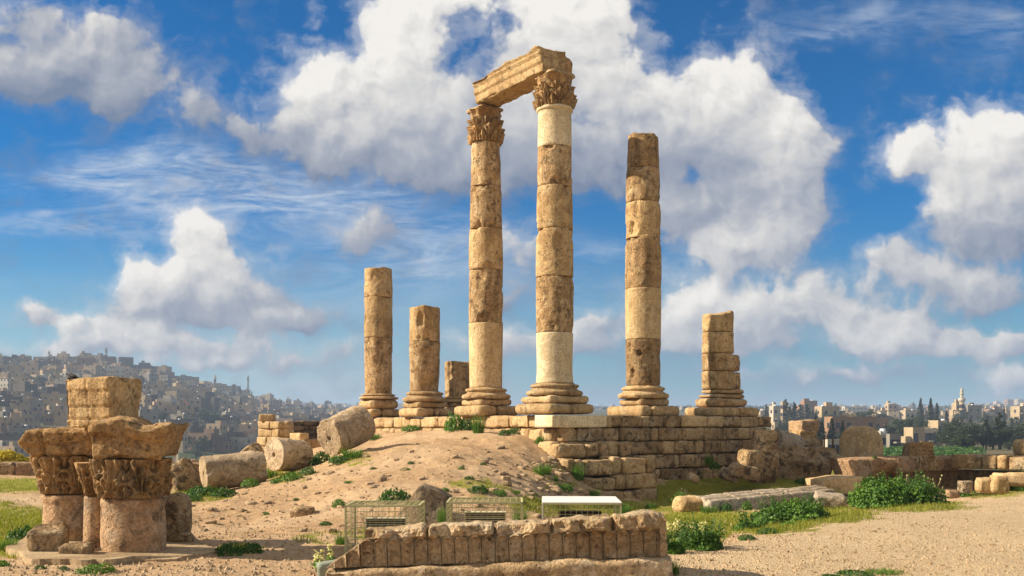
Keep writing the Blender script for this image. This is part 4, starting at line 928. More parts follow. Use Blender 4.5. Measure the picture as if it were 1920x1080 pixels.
for u, v0, v1, d, lab in ((1545.5, 821, 866, 33.5, 'left one of two rusty iron posts'), (1562, 822, 868, 33.2, 'right one of two rusty iron posts, nearer the domed stone')):
    x, y = PXY(u, d); s = d / F; V, Q = lathe([(.001, 0), (1.6 * s, 0), (1.6 * s, (v1 - v0) * s), (.001, (v1 - v0) * s)], 12, .002, 3)
    tag(ob('iron_post', mesh('iron_post', V, Q, M('rusty_post')), None, (x, y, Zv(v1, d))), lab, 'post', 'rusty posts', 'thing')

# ------------------------------------------------------------------ carved frieze block in the foreground
def frieze():
    d = 10.75; s = d / F; x0 = (612 - 960) * s; L = 640 * s; nx, nh = 620, 130
    zb0 = Zv(1047, d)                        # foot of the flutes at mid-length
    X = np.linspace(0, L, nx); Hh = np.linspace(0, 1, nh)
    XX, HH = np.meshgrid(X, Hh, indexing='ij')
    Ht = 67 * s                              # height of flutes + crest
    left = 72 * s
    U = XX
    pitch = 25.3 * s; c = ((U - 14 * s) / pitch) % 1 * 2 - 1
    hf = .64                                 # flute top
    arch = hf + .09 * np.sqrt(np.clip(1 - (c / .82) ** 2, 0, 1))
    on = (U > 16 * s) & (U < L - 14 * s); HH0 = HH
    ins = (1 - sst(np.abs(c), .70, .82)) * (1 - sst(HH - arch, -.03, .02)) * on
    hollow = ins * (.012 + .026 * np.sqrt(np.clip(1 - (c / .82) ** 2, 0, 1)))
    spand = .032 * sst(HH - arch, .035, .06) * (1 - sst(HH, hf + .11, hf + .14)) * on
    groove = .03 * np.exp(-((np.abs(c) - 1) / .05) ** 2) * (HH < hf + .07) * on
    rim = -.022 * np.exp(-((np.abs(np.abs(c) - .86)) / .06) ** 2) * (HH < hf) * on - .022 * np.exp(-((HH - arch - .02) / .018) ** 2) * (np.abs(c) < .9) * on
    dots = -.03 * np.exp(-((c / .38) ** 2 + ((HH - .03) / .05) ** 2)) * on
    crest = sst(HH, hf + .10, hf + .18)
    pts = np.stack([XX, 0 * XX, HH * Ht], -1).reshape(-1, 3)
    bump = (.06 * fbm(pts * 9 + 3, 4, 21) + .16 * np.abs(fbm(pts * 3.4 + 8, 3, 22)) - .02).reshape(XX.shape)
    Y = hollow + groove + spand + rim + dots - crest * (.0 + bump * 1.1) + .012 * fbm(pts * 9, 4, 23).reshape(XX.shape)
    wear = np.clip(fbm(pts * (2.2, 1, 3) + 40, 4, 25).reshape(XX.shape) - .12, 0, 1)
    Y = Y + .10 * wear
    # skyline of the broken crest
    xs1 = np.stack([X, 0 * X, 0 * X], -1)
    topz = Ht * (1 + .10 * 1.6 * fbm(xs1 * 2.6 + 5, 4, 27) - .16 * np.exp(-((X - 620 * s * 1.0 + 15 * s) / (26 * s)) ** 2) * 0)
    lift = np.interp(X / s, [0, 66, 74, 180, 190, 205, 395, 410, 425, 520, 535, 600, 628, 640], [0, 0, .0, .01, -.04, .02, .05, -.04, .02, .01, .09, .11, .10, .02]) * Ht
    gaps = sum(np.exp(-((X - (ug - 612) * s) / .016) ** 2) for ug in (803, 930, 1037, 1153))
    topz = topz + lift - .22 * Ht * gaps; Y = Y + .10 * gaps[:, None] * crest
    slopel = np.interp(X / s, [0, 20, 72, 78], [.03, .22, .74, 1.4]) * Ht
    topz = np.minimum(topz, slopel)
    Z = np.minimum(HH * np.maximum(topz, .01)[:, None] * 0 + HH * Ht * 1.0, topz[:, None]) 
    Z = np.where(HH > .75, np.minimum(topz[:, None], topz[:, None] - (1 - HH) / .25 * np.maximum(topz - .75 * Ht, 0)[:, None]), Z)
    over = sst(HH * Ht - topz[:, None], 0, .15 * Ht); Y = Y + .25 * over
    front = np.stack([XX, Y, Z], -1)
    rowsb = []
    for k, (yb, dz) in enumerate(((.12, .012), (.25, .02), (.4, .0), (.55, -.03), (.6, -.12), (.6, -.5))):
        n = fbm(np.stack([X, 0 * X + yb, 0 * X], -1) * 4 + 7, 3, 29) * .03
        rowsb.append(np.stack([X, np.maximum(Y[:, -1] + .02, 0 * X + yb), np.maximum(topz + dz + n, 0)], -1)[:, None])
    G_ = np.concatenate([front] + rowsb, 1); m = G_.shape[1]
    V = G_.reshape(-1, 3)
    i = np.arange(nx - 1)[:, None] * m; j = np.arange(m - 1)[None]
    Q = np.stack([i + j, i + m + j, i + m + j + 1, i + j + 1], -1).reshape(-1, 4).tolist()
    Q += [list(range(m)), list(range((nx - 1) * m, nx * m))[::-1]]
    root = thing('carved_frieze', ((960 - 960) * s + x0, d, zb0), 'long carved frieze block with a row of round-topped flutes in the foreground', 'carved block')
    root.rotation_euler = (0, math.radians(-2.0), 0); root.location.z = zb0 - .11
    mi = [1 if (k % (m - 1)) > nh * .70 else 0 for k in range((nx - 1) * (m - 1))] + [1, 1]
    ob('fluted_face', mesh('fluted_face', V, Q, M('frieze_limestone')), root)
    # broken crest lumps share the face; the ledge below is its own part
    V, Q = rock(L + .06, .95, .34, .03, .03, .035, 171, 4, .03, .12, 3, (.92, .99))
    V[:, 0] += np.where(V[:, 0] < 0, -.0, 0)
    ob('lower_ledge', mesh('lower_ledge', V, Q, M('frieze_limestone')), root, (L / 2 + .01, .36, -.172))
    return root
frieze()

# ------------------------------------------------------------------ lamp cages behind the frieze
def cage(u0, u1, v0, d, H_, label, white=False, dep=.5, lamp='lamp_cream', yaw=0.0):
    s = d / F; W_ = (u1 - u0) * s; x, y = PXY((u0 + u1) / 2, d); z0 = Zv(v0, d) - H_
    root = thing('lamp_cage', (x, y + dep / 2, z0), label, 'lamp cage', 'wire lamp cages behind the frieze', yaw)
    hx, hy = W_ / 2, dep / 2; t = .024; B = []
    for X in (-hx, hx):
        for Y in (-hy, hy): B.append(bar((X, Y, -.15), (X, Y, H_), t))
    for Z in (H_, .06):
        B += [bar((-hx, -hy, Z), (hx, -hy, Z), t), bar((-hx, hy, Z), (hx, hy, Z), t), bar((-hx, -hy, Z), (-hx, hy, Z), t), bar((hx, -hy, Z), (hx, hy, Z), t)]
    V, Q = join(B); ob('frame', mesh('frame', V, Q, M('cage_paint'), False), root)
    g = .0055; B = []; nx = int(W_ / .075)
    for i in range(1, nx):
        X = -hx + W_ * i / nx; B += [bar((X, -hy, .06), (X, -hy, H_), g), bar((X, hy, .06), (X, hy, H_), g)] + ([] if white else [bar((X, -hy, H_ + .006), (X, hy, H_ + .006), g)])
    nz = int(H_ / .075)
    for i in range(1, nz):
        Z = .06 + (H_ - .06) * i / nz; B += [bar((-hx, Y, Z), (hx, Y, Z), g) for Y in (-hy, hy)] + [bar((X, -hy, Z), (X, hy, Z), g) for X in (-hx, hx)]
    for i in range(1, 6):
        Y = -hy + dep * i / 6
        B += [bar((X, Y, .06), (X, Y, H_), g) for X in (-hx, hx)] + ([] if white else [bar((-hx, Y, H_ + .006), (hx, Y, H_ + .006), g)])
    V, Q = join(B); ob('wire_mesh', mesh('wire_mesh', V, Q, M('cage_paint'), False), root)
    if white:
        V, Q = join([box(W_ + .03, dep + .03, .012, (0, 0, H_ + .018)), box(.012, dep + .03, H_, (-hx - .012, 0, H_ / 2))])
        ob('sheet_cover', mesh('sheet_cover', V, Q, M('white_sheet'), False), root)['label'] = 'white sheet cover on top and left side'
    # flood lamp inside
    lw = W_ * .56; B = [box(lw, .2, .012, (0, 0, H_ * .72))]
    for k in range(5): B.append(box(lw, .16 + .01 * k, .009, (0, .01, H_ * .72 - .025 - .03 * k)))
    B += [box(.012, .18, .17, (-lw / 2, 0, H_ * .72 - .08)), box(.012, .18, .17, (lw / 2, 0, H_ * .72 - .08))]
    V, Q = join(B); o = ob('flood_lamp', mesh('flood_lamp', V, Q, M(lamp), False), root, (.0, .06, 0))
    V, Q = join([box(lw * .96, .11, .15, (0, .05, H_ * .72 - .085)), box(.05, .05, H_ * .55, (0, .05, H_ * .275))]); ob('lamp_body', mesh('lamp_body', V, Q, M('lamp_dark'), False), o)
cage(648, 785, 949, 12.9, .70, 'leftmost wire cage around a louvred flood lamp, its long legs in view', dep=.8)
cage(838, 979, 943, 13.6, .60, 'middle yellow-green wire cage around a flood lamp, in front of turf', dep=.9)
cage(1021, 1166, 945, 14.0, .58, 'right wire cage with a white sheet over its top and left side', True, 1.2, 'lamp_dark', -.03)
def leaning_board():
    V, Q = rock(.32, .22, .2, .05, .012, .002, 3); x, y = PXY(622, 11.2)
    tag(ob('junction_box', mesh('junction_box', V, Q, M('green_grey_box')), None, (x, y, Zv(1052, 11.2) - .1), (0, -.12, .25)), 'small grey-green metal box at the left end of the frieze', 'box', None, 'thing')
leaning_board()

# ------------------------------------------------------------------ plants
def leaf_cloud(n, R, H, leaf, seed, dome_=True, stems=0, low=.15, lumpy=.35, flat=.0):
    rg = np.random.default_rng(seed)
    a = rg.uniform(0, 2 * np.pi, n); ct = rg.uniform(low * 0, 1, n); st = np.sqrt(1 - ct ** 2)
    dirs = np.stack([st * np.cos(a), st * np.sin(a), ct], -1)
    lump = 1 + lumpy * fbm(dirs * 2.3 + seed, 3, seed)
    rad = rg.uniform(0.35, 1, n) ** .45 * lump
    p = dirs * rad[:, None] * (R, R, H); p[:, 2] = np.maximum(p[:, 2], leaf * .3)
    nrm = dirs + rg.normal(0, .55, (n, 3)); nrm[:, 2] = np.abs(nrm[:, 2]) + .25; nrm /= np.linalg.norm(nrm, axis=1, keepdims=True)
    t = np.cross(nrm, rg.normal(0, 1, (n, 3))); t /= np.linalg.norm(t, axis=1, keepdims=True); b_ = np.cross(nrm, t)
    sz = leaf * rg.uniform(.6, 1.25, n)[:, None]
    fold = nrm * sz * .22
    v0, v1, v2, v3 = p - t * sz * .5, p + b_ * sz * .48 + fold + t * sz * .1, p + t * sz * .55, p - b_ * sz * .48 + fold + t * sz * .1
    V = np.stack([v0, v1, v2, v3], 1).reshape(-1, 3); i = np.arange(n)[:, None] * 4
    Q = np.vstack([np.hstack([i, i + 1, i + 2]), np.hstack([i, i + 2, i + 3])])
    return V, Q
def blades(n, R, H, wd, seed, lean=.5):
    rg = np.random.default_rng(seed); a = rg.uniform(0, 2 * np.pi, n); r = R * np.sqrt(rg.uniform(0, 1, n))
    b_ = np.stack([r * np.cos(a), r * np.sin(a), 0 * r], -1); h = H * rg.uniform(.5, 1.1, n)
    l = rg.normal(0, lean * .5, (n, 2)) + np.stack([np.cos(a), np.sin(a)], -1) * (r / R)[:, None] * lean * .6
    tip = b_ + np.stack([l[:, 0] * h, l[:, 1] * h, h], -1); mid = b_ + np.stack([l[:, 0] * h * .35, l[:, 1] * h * .35, h * .6], -1)
    ph = rg.uniform(0, 2 * np.pi, n); sd_ = np.stack([np.cos(ph), np.sin(ph), 0 * ph], -1) * wd
    V = np.stack([b_ - sd_, b_ + sd_, mid + sd_ * .7, tip, mid - sd_ * .7], 1).reshape(-1, 3); i = np.arange(n)[:, None] * 5
    return V, np.hstack([i, i + 1, i + 2, i + 3, i + 4])
WEED = []
for k in range(5):
    V, Q = leaf_cloud(420, 1, .55, .16, 300 + k); WEED.append(mesh('weed_leaves', V, Q, M('leaf_green' if k % 2 else 'leaf_deep'), False))
V, Q = blades(260, 1, 1.0, .025, 310, .7); TUFT = mesh('grass_tuft', V, Q, M('leaf_green'), False)
weeds = [  # u, v at the foot, width px, height px, where
 (380,932,70,24,'lowest drum'),(345,918,36,20,'lowest drum'),(420,930,50,18,'lowest drum'),(470,912,44,16,'lowest drum'),(362,940,40,14,'lowest drum'),
 (500,898,40,22,'middle drum'),(548,900,46,16,'middle drum'),(577,890,36,16,'middle drum'),(520,906,30,10,'middle drum'),
 (603,868,36,24,'uppermost drum'),(636,868,46,16,'uppermost drum'),(662,858,40,20,'uppermost drum'),(588,872,26,12,'uppermost drum'),
 (853,808,46,34,'podium foot'),(878,806,30,22,'podium foot'),(897,812,22,36,'podium foot'),(772,809,44,12,'podium foot'),(700,824,26,12,'podium foot'),(985,803,16,12,'podium foot'),(966,814,34,14,'podium foot'),(946,816,22,12,'podium foot'),(1012,834,24,16,'podium foot'),(688,822,30,12,'podium foot'),
 (1018,892,34,24,'steps'),(1068,866,22,30,'steps'),(1084,900,24,34,'steps'),(1040,902,18,10,'steps'),(1045,916,30,10,'steps'),(1062,922,28,16,'steps'),(1110,930,30,14,'steps'),
 (740,940,66,26,'peaked boulder'),(636,951,30,16,'slope'),(898,924,46,16,'slope'),(938,929,30,12,'slope'),(880,899,22,8,'slope'),(965,925,20,8,'slope'),(865,880,16,6,'slope'),(906,872,14,6,'slope'),(760,882,24,6,'slope'),(610,984,26,8,'slope'),(770,870,14,6,'slope'),(655,906,18,6,'slope'),(1000,928,18,8,'slope'),(835,921,18,8,'slope'),(700,880,16,5,'slope'),(555,938,14,6,'slope'),(500,965,14,6,'slope'),(830,967,30,18,'peaked boulder'),(760,975,24,12,'peaked boulder'),
 (430,1040,56,26,'shadow'),(472,1036,44,22,'shadow'),(180,1072,80,16,'slab'),(45,1014,66,30,'slab'),(10,1030,40,24,'slab'),(75,1068,26,10,'slab'),(212,1047,34,10,'slab'),(5,1062,30,14,'slab'),(120,1068,22,8,'slab'),
 (1275,948,34,26,'lintel'),(1330,961,30,16,'lintel'),(1362,958,26,18,'lintel'),(1400,956,24,18,'lintel'),(1165,955,26,9,'steps foot'),(1222,953,26,10,'steps foot'),
 (1510,908,40,14,'cut block'),(1486,896,26,10,'cut block'),(1470,888,44,16,'rock mass'),(1330,872,16,22,'podium wall'),(1340,880,22,16,'podium wall'),(1640,870,10,6,'ledge'),
 (1600,1079,70,12,'path'),(1655,1076,60,12,'path'),(1560,1082,40,8,'path'),(1800,931,60,10,'boulder row'),(1740,942,60,10,'boulder row'),(1850,926,50,10,'boulder row'),(1700,945,40,8,'boulder row'),(1855,918,24,14,'boulder row'),
 (1480,986,40,10,'path edge'),(1440,1000,46,12,'path edge'),(1400,1012,40,12,'path edge')]
wl = {'lowest drum': 'weed clump growing round the lowest fallen drum', 'middle drum': 'weed clump at the foot of the middle fallen drum', 'uppermost drum': 'weed clump under the uppermost fallen drum', 'podium foot': 'weed clump sprouting at the foot of the podium\'s left wall', 'steps': 'weed clump beside the stepped blocks on the slope', 'peaked boulder': 'leafy weed next to the big peaked boulder', 'slope': 'tiny weed on the bare dirt slope', 'shadow': 'dark weed clump in the long shadow right of the stacked fragments', 'slab': 'weed clump round the concrete slab', 'lintel': 'weed clump against the half-buried lintel', 'steps foot': 'shaded weed clump at the foot of the lowest stepped block', 'cut block': 'grassy weed left of the squared pale block', 'rock mass': 'dark weed clump below the shaded rock mass', 'podium wall': 'weed growing from the joints of the podium\'s right wall', 'ledge': 'tiny weed on the ledge block', 'path': 'low weed on the gravel path at the bottom border', 'boulder row': 'low weed along the row of pale boulders', 'path edge': 'low weed on the edge between turf and gravel path'}
for i, (u, v, wp, hp, where) in enumerate(weeds):
    g = ground_px(u, v); s = g.y / F; z = g.z
    if where == 'podium wall': g = Vector((*PXY(u, 29.9 + (u - 1330) * .02), 0)); s = g.y / F; z = Zv(v, g.y)
    if where == 'ledge': g = Vector((*PXY(u, 29.4), 0)); s = g.y / F; z = Zv(859, g.y)
    tall = hp > wp * .9
    o = ob('weed_clump', TUFT if (tall or i % 6 == 5) else WEED[i % 5], None, (g.x, g.y, z - .01), (0, 0, i * 1.7), (wp * s * .5, wp * s * .45, hp * s * (1.0 if tall or i % 6 == 5 else 1.7)))
    tag(o, wl[where], 'weed', 'weeds: ' + where, 'thing')
# bushy plants along the path edge
def shrub(u, v, wp, hp, label, seed, n=5200, leafs=.075, flowers=0, dy=0.0):
    g = ground_px(u, v - 4); s = g.y / F; R = wp * s / 2; H_ = hp * s * (1.2 if wp > 160 else .95)
    root = thing('leafy_shrub', (g.x, g.y + R * .55 + dy, gz(g.x, g.y + R * .5 + dy) - .05), label, 'shrub', 'leafy shrubs along the path')
    rg = random.Random(seed); parts = []
    nl = 9
    for k in range(nl):
        a = rg.uniform(0, 6.28); q_ = rg.uniform(.1, .62); rr = rg.uniform(.42, .62)
        V, Q = leaf_cloud(int(n / nl), R * rr, H_ * rg.uniform(.55, 1.0) * (1.05 - .45 * q_), leafs, seed * 10 + k)
        V = V + np.array((math.cos(a) * q_ * R, math.sin(a) * q_ * R * .7, 0)); parts.append((V, Q))
    V, Q = join(parts); ob('foliage', mesh('foliage', V, Q, M('leaf_green'), False), root)
    B = []
    for k in range(14):
        a = rg.uniform(0, 6.28); B.append(bar((0, 0, 0), (math.cos(a) * R * .5, math.sin(a) * R * .4, H_ * rg.uniform(.4, .8)), .012))
    V, Q = join(B); ob('stems', mesh('stems', V, Q, M('leaf_deep'), False), root)
    B = []; Lf = []
    for k in range(int(26 + wp / 5)):
        a = rg.uniform(0, 6.28); q_ = rg.uniform(.55, 1.0); b0 = Vector((math.cos(a) * q_ * R * .75, math.sin(a) * q_ * R * .6, H_ * (.75 - .5 * q_ ** 2)))
        e_ = b0 + Vector((math.cos(a) * .1, math.sin(a) * .1, rg.uniform(.1, .3))); B.append(bar(b0, e_, .006))
        for j in range(4):
            V, Q = leaf_cloud(2, .03, .03, leafs * .7, seed * 50 + k * 4 + j); Lf.append((V + np.array(b0 + (e_ - b0) * (.3 + .25 * j)), Q))
    V, Q = join(B + Lf); ob('sprigs', mesh('sprigs', V, Q, M('leaf_deep'), False), root)
    if flowers:
        rg2 = np.random.default_rng(seed); pp = []
        for k in range(flowers):
            a = rg.uniform(-.6, .9); c = Vector((R * rg.uniform(.2, 1.0), -R * rg.uniform(-.1, .4), H_ * rg.uniform(.45, .8)))
            V, Q = leaf_cloud(6, .02, .035, .024, seed + k); pp.append((V + np.array(c), Q)); pp.append(bar(c, (c.x * .92, c.y * .92, c.z * .7), .004))
        V, Q = join(pp); ob('flowers', mesh('flowers', V, Q, M('petal'), False), root)['label'] = 'pale yellow flower heads'
    return root
shrub(1700, 952, 165, 66, 'biggest leafy shrub, a green mound before the terrace wall', 11, 12000, .07, 14)
shrub(1495, 983, 150, 54, 'second biggest shrub, spreading over the end of the half-buried lintel', 13, 9000, .062)
shrub(1322, 1037, 96, 48, 'low shrub at the near end of the path edge, right of the frieze', 17, 5000, .05)
shrub(1264, 1043, 54, 40, 'small shrub touching the right end of the frieze', 19, 2600, .045)
shrub(1592, 950, 80, 22, 'flat green growth between the two bigger shrubs', 23, 2600, .06)
shrub(1415, 996, 70, 22, 'low strip of leaves joining the near shrub to the spreading one', 29, 2600, .055)
shrub(1905, 925, 70, 44, 'tall grassy shrub beside the boulders at the right border', 31, 4200, .06)
def flower_plant(u, v, wp, hp, label, seed, d=None):
    g = ground_px(u, v) if d is None else P(u, v, d); s = g.y / F; R, H_ = wp * s / 2, hp * s; rg = random.Random(seed)
    root = thing('flower_plant', (g.x, g.y, g.z - .01), label, 'flower', 'pale wild flowers'); B = []; pf = []
    for k in range(max(5, int(wp / 3))):
        a = rg.uniform(0, 6.28); r_ = R * rg.uniform(.1, 1); c = (math.cos(a) * r_, math.sin(a) * r_ * .6, H_ * rg.uniform(.6, 1.0)); B.append(bar((c[0] * .5, c[1] * .5, 0), c, .005))
        for q_ in range(3):
            V, Q = leaf_cloud(6, .022, .03, .026, seed + k * 3 + q_); pf.append((V + np.array((c[0] + rg.uniform(-.02, .02), c[1], c[2] - q_ * .05)), Q))
        V, Q = leaf_cloud(4, .04, .04, .05, seed + k); B.append((V + np.array((c[0] * .7, c[1] * .7, c[2] * .4)), Q))
    V, Q = join(B); ob('stems', mesh('stems', V, Q, M('leaf_green'), False), root)
    V, Q = join(pf); ob('flowers', mesh('flowers', V, Q, M('petal'), False), root)
flower_plant(1290, 1012, 80, 34, 'patch of pale wild flowers behind the near shrubs', 41)
flower_plant(1268, 1020, 40, 46, 'tall pale wild flowers at the right end of the frieze', 43)
flower_plant(596, 1072, 26, 42, 'yellowish flower sprigs left of the grey-green box', 45, 11.4)
flower_plant(622, 1062, 14, 40, 'single upright flower stalk above the grey-green box', 47, 11.6)
flower_plant(1281, 940, 16, 26, 'lone thin yellow-flowered stalk behind the golden boulder', 49)
for (u, v, wp, hp, lab) in ((1258, 1078, 30, 30, 'grass tuft at the bottom right corner of the frieze'), (830, 990, 18, 44, 'long grass blades before the peaked boulder'), (975, 985, 26, 34, 'grass tuft beside the middle lamp cage'), (1170, 968, 26, 26, 'grass tuft beside the white-covered lamp cage'), (640, 1020, 22, 20, 'grass tuft at the legs of the leftmost lamp cage'), (1905, 905, 40, 30, 'tall grass clump before the terrace wall at the right border')):
    g = ground_px(u, v); s = g.y / F
    tag(ob('grass_tuft', TUFT, None, (g.x, g.y, g.z - .01), (0, 0, u), (wp * s * .5, wp * s * .5, hp * s)), lab, 'grass tuft', 'grass tufts', 'thing')
# yellow bush beyond the kerb
def yellow_bush():
    root = thing('yellow_shrub', (*PXY(18, 37), Zv(872, 37) - .6), 'bright yellow bush behind the kerb wall at the left border', 'shrub'); parts = []
    for k, (u, v, r_) in enumerate(((-8, 858, .42), (15, 858, .42), (36, 864, .36), (-30, 862, .4), (2, 862, .45), (26, 866, .4), (46, 868, .28))):
        V, Q = leaf_cloud(700, r_, r_ * .85, .075, 400 + k); c = np.array(P(u, v + 4, 37)) - np.array(root.location); parts.append((V + c, Q))
    V, Q = join(parts); ob('foliage', mesh('foliage', V, Q, M('yellow_shrub_leaves'), False), root)
    V, Q = join([bar((0, 0, -.4), (random.uniform(-.6, .6), 0, .5), .03) for _ in range(5)]); ob('stems', mesh('stems', V, Q, M('bark'), False), root)
yellow_bush()

# ------------------------------------------------------------------ loose stones, pebbles and grass
rs = random.Random(5); npr = np.random.default_rng(5)
SM = []
for k in range(8):
    V, Q = rock(1, rs.uniform(.6, .9), rs.uniform(.25, .45), .12, .12, .1, 200 + k, 1.9, .1, .1, 6, (.55, .9)); SM.append(mesh('loose_stone', V, Q, M('small_stone')))
def inside_slope(u, v): return v > np.interp(u, [330, 450, 560, 690, 900, 1020, 1060, 1110], [955, 925, 905, 835, 815, 850, 890, 935])
cnt = 0
while cnt < 230:
    u = rs.uniform(340, 1110); v = rs.uniform(812, 1000)
    if not inside_slope(u, v) or (735 < u < 845 and 900 < v): continue
    if rs.random() > .35 + .65 * math.exp(-((u - 990) / 110) ** 2 - ((v - 870) / 60) ** 2) + .25 * math.exp(-((u - 420) / 90) ** 2): continue
    g = ground_px(u, v); sz = .055 + .18 * rs.random() ** 3
    o = ob('loose_stone', SM[cnt % 8], None, (g.x, g.y, g.z + sz * .06), (rs.uniform(-.2, .2), rs.uniform(-.2, .2), rs.uniform(0, 6)), sz * rs.uniform(.8, 1.3))
    tag(o, 'small loose stone lying on the bare dirt slope below the columns', 'loose stone', 'loose stones on the slope', 'thing'); cnt += 1
cnt = 0
while cnt < 46:
    u = rs.gauss(1045, 36); v = rs.gauss(890, 26)
    if not (975 < u < 1112 and v < 945 and inside_slope(u, v)) or v < 838: continue
    g = ground_px(u, v); sz = rs.uniform(.1, .30)
    o = ob('loose_stone', SM[cnt % 8], None, (g.x, g.y, g.z + sz * .08), (rs.uniform(-.3, .3), rs.uniform(-.3, .3), rs.uniform(0, 6)), sz)
    tag(o, 'rubble stone among weeds left of the stepped blocks', 'loose stone', 'rubble beside the stepped blocks', 'thing'); cnt += 1
cnt = 0
for _ in range(400):
    if cnt >= 42: break
    u = rs.uniform(0, 1920); v = rs.uniform(960, 1078)
    if 600 < u < 1250 or (u < 420 and v > 985): continue
    g = ground_px(u, v); sz = .03 + .06 * rs.random() ** 2
    o = ob('loose_stone', SM[cnt % 8], None, (g.x, g.y, g.z + sz * .05), (0, 0, rs.uniform(0, 6)), sz)
    tag(o, 'small loose stone on the gravel path' if u > 1250 else 'small loose stone on the dirt left of the frieze', 'loose stone', 'loose stones on the path' if u > 1250 else 'loose stones left of the frieze', 'thing'); cnt += 1
def scatter_pebbles():
    n = 46000; u = npr.uniform(-40, 1960, n); d = 1 / npr.uniform(1 / 27., 1 / 9.5, n)
    x = (u - 960) / F * d; z = terrain(x, d); g, gv = masks(x, d, z); keep = (npr.uniform(0, 1, n) < (.45 + .55 * gv) * (1 - .85 * g)); x, y, z = x[keep], d[keep], z[keep]; n = len(x)
    base = np.array([[1, 0, 0], [.2, .8, .1], [-.9, .3, 0], [-.5, -.8, .05], [.5, -.85, 0], [.1, .0, .95]]); fq = np.array([[0, 1, 5], [1, 2, 5], [2, 3, 5], [3, 4, 5], [4, 0, 5]])
    sz = .009 + .036 * npr.uniform(0, 1, n) ** 3; a = npr.uniform(0, 6.28, n); c, s_ = np.cos(a), np.sin(a)
    sz = sz * (1 - .35 * gv[keep])
    B = base[None] * npr.uniform(.6, 1.3, (n, 6, 3)) * sz[:, None, None]
    V = np.stack([B[..., 0] * c[:, None] - B[..., 1] * s_[:, None] + x[:, None], B[..., 0] * s_[:, None] + B[..., 1] * c[:, None] + y[:, None], B[..., 2] + z[:, None] - .002], -1).reshape(-1, 3)
    Q = (fq[None] + np.arange(n)[:, None, None] * 6).reshape(-1, 3)
    tag(ob('pebbles', mesh('pebbles', V, Q, M('small_stone'), False)), 'fine pebbles strewn over dirt and path', None, None, 'stuff')
scatter_pebbles()
def scatter_grass():
    n = 420000; u = npr.uniform(-60, 1960, n); d = 1 / npr.uniform(1 / 32., 1 / 10.5, n)
    x = (u - 960) / F * d; z = terrain(x, d); g, gv = masks(x, d, z)
    den = sst(g + .35 * fbm(np.stack([x, d, 0 * x], -1) * 2.1, 3, 77), .4, .8)
    keep = npr.uniform(0, 1, n) < den * .55; x, y, z = x[keep], d[keep], z[keep]; n = len(x)
    a = npr.uniform(0, 6.28, n); h = npr.uniform(.025, .085, n); wd = .008
    V = np.stack([np.stack([x - np.cos(a) * wd, y - np.sin(a) * wd, z - .005], -1), np.stack([x + np.cos(a) * wd, y + np.sin(a) * wd, z - .005], -1), np.stack([x + npr.normal(0, .02, n), y + npr.normal(0, .02, n), z + h], -1)], 1).reshape(-1, 3)
    tag(ob('grass', mesh('grass', V, np.arange(n * 3).reshape(-1, 3), M('grass_blade'), False)), 'short sparse turf growing in patches between the ruins', None, None, 'stuff')
scatter_grass()
# ------------------------------------------------------------------ the city
def housemat(name, c, pattern):
    m, T = newmat(name)
    oc = T.n('TexCoord').outputs['Object']; n = T.noise(oc, .35, 5, .65); n2 = T.noise(T.n('Mapping', Vector=oc, Scale=(1, 1, .25)).outputs[0], 1.2, 4, .6)
    colr = T.mix(T.ss(n, .3, .7), tuple(.78 * x for x in c), c); colr = T.mix(T.m('MULTIPLY', T.ss(n2, .5, .72), .4), colr, tuple(.5 * x for x in c))
    if pattern:
        s = T.n('SeparateXYZ', Vector=oc); nz = T.n('SeparateXYZ', Vector=T.n('NewGeometry').outputs['Normal']).outputs[2]
        fx = T.m('FRACT', T.m('MULTIPLY', T.m('ADD', s.outputs[0], s.outputs[1]), .36)); fz = T.m('FRACT', T.m('MULTIPLY', s.outputs[2], .31))
        wi = T.m('MULTIPLY', T.m('MULTIPLY', T.m('GREATER_THAN', fx, .3), T.m('LESS_THAN', fx, .68)), T.m('MULTIPLY', T.m('GREATER_THAN', fz, .34), T.m('LESS_THAN', fz, .78)))
        wi = T.m('MULTIPLY', wi, T.m('LESS_THAN', T.m('ABSOLUTE', nz), .4))
        cell = T.n('TexWhiteNoise', {'noise_dimensions': '3D'}, Vector=T.v('FLOOR', T.v('MULTIPLY', oc, (.36, .36, .31)))).outputs[0]
        wi = T.m('MULTIPLY', wi, T.m('GREATER_THAN', cell, .22))
        colr = T.mix(wi, colr, (.05, .05, .055))
    finish(T, colr, .9, None, .1); MATS[name] = m
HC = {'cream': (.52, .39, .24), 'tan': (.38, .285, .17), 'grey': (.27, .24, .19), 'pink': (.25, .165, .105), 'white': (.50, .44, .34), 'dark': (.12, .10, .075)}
HC.update({'gold': (.46, .345, .21), 'brick': (.32, .19, .11), 'pale': (.50, .43, .33)})
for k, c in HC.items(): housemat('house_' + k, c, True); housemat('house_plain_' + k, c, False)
plain('window_glass', (.035, .04, .05), .25, 0, .3); plain('tank_white', (.75, .75, .72), .5, 0, .1); plain('red_tiles', (.28, .11, .06), .8)
plain('mosque_ring', (.62, .52, .4), .8)
WINM = {}
def win_mesh(w_, h_):
    k = (round(w_, 1), round(h_, 1))
    if k not in WINM:
        V, Q = box(w_, .1, h_); WINM[k] = mesh('window', V, Q, M('window_glass'), False)
    return WINM[k]
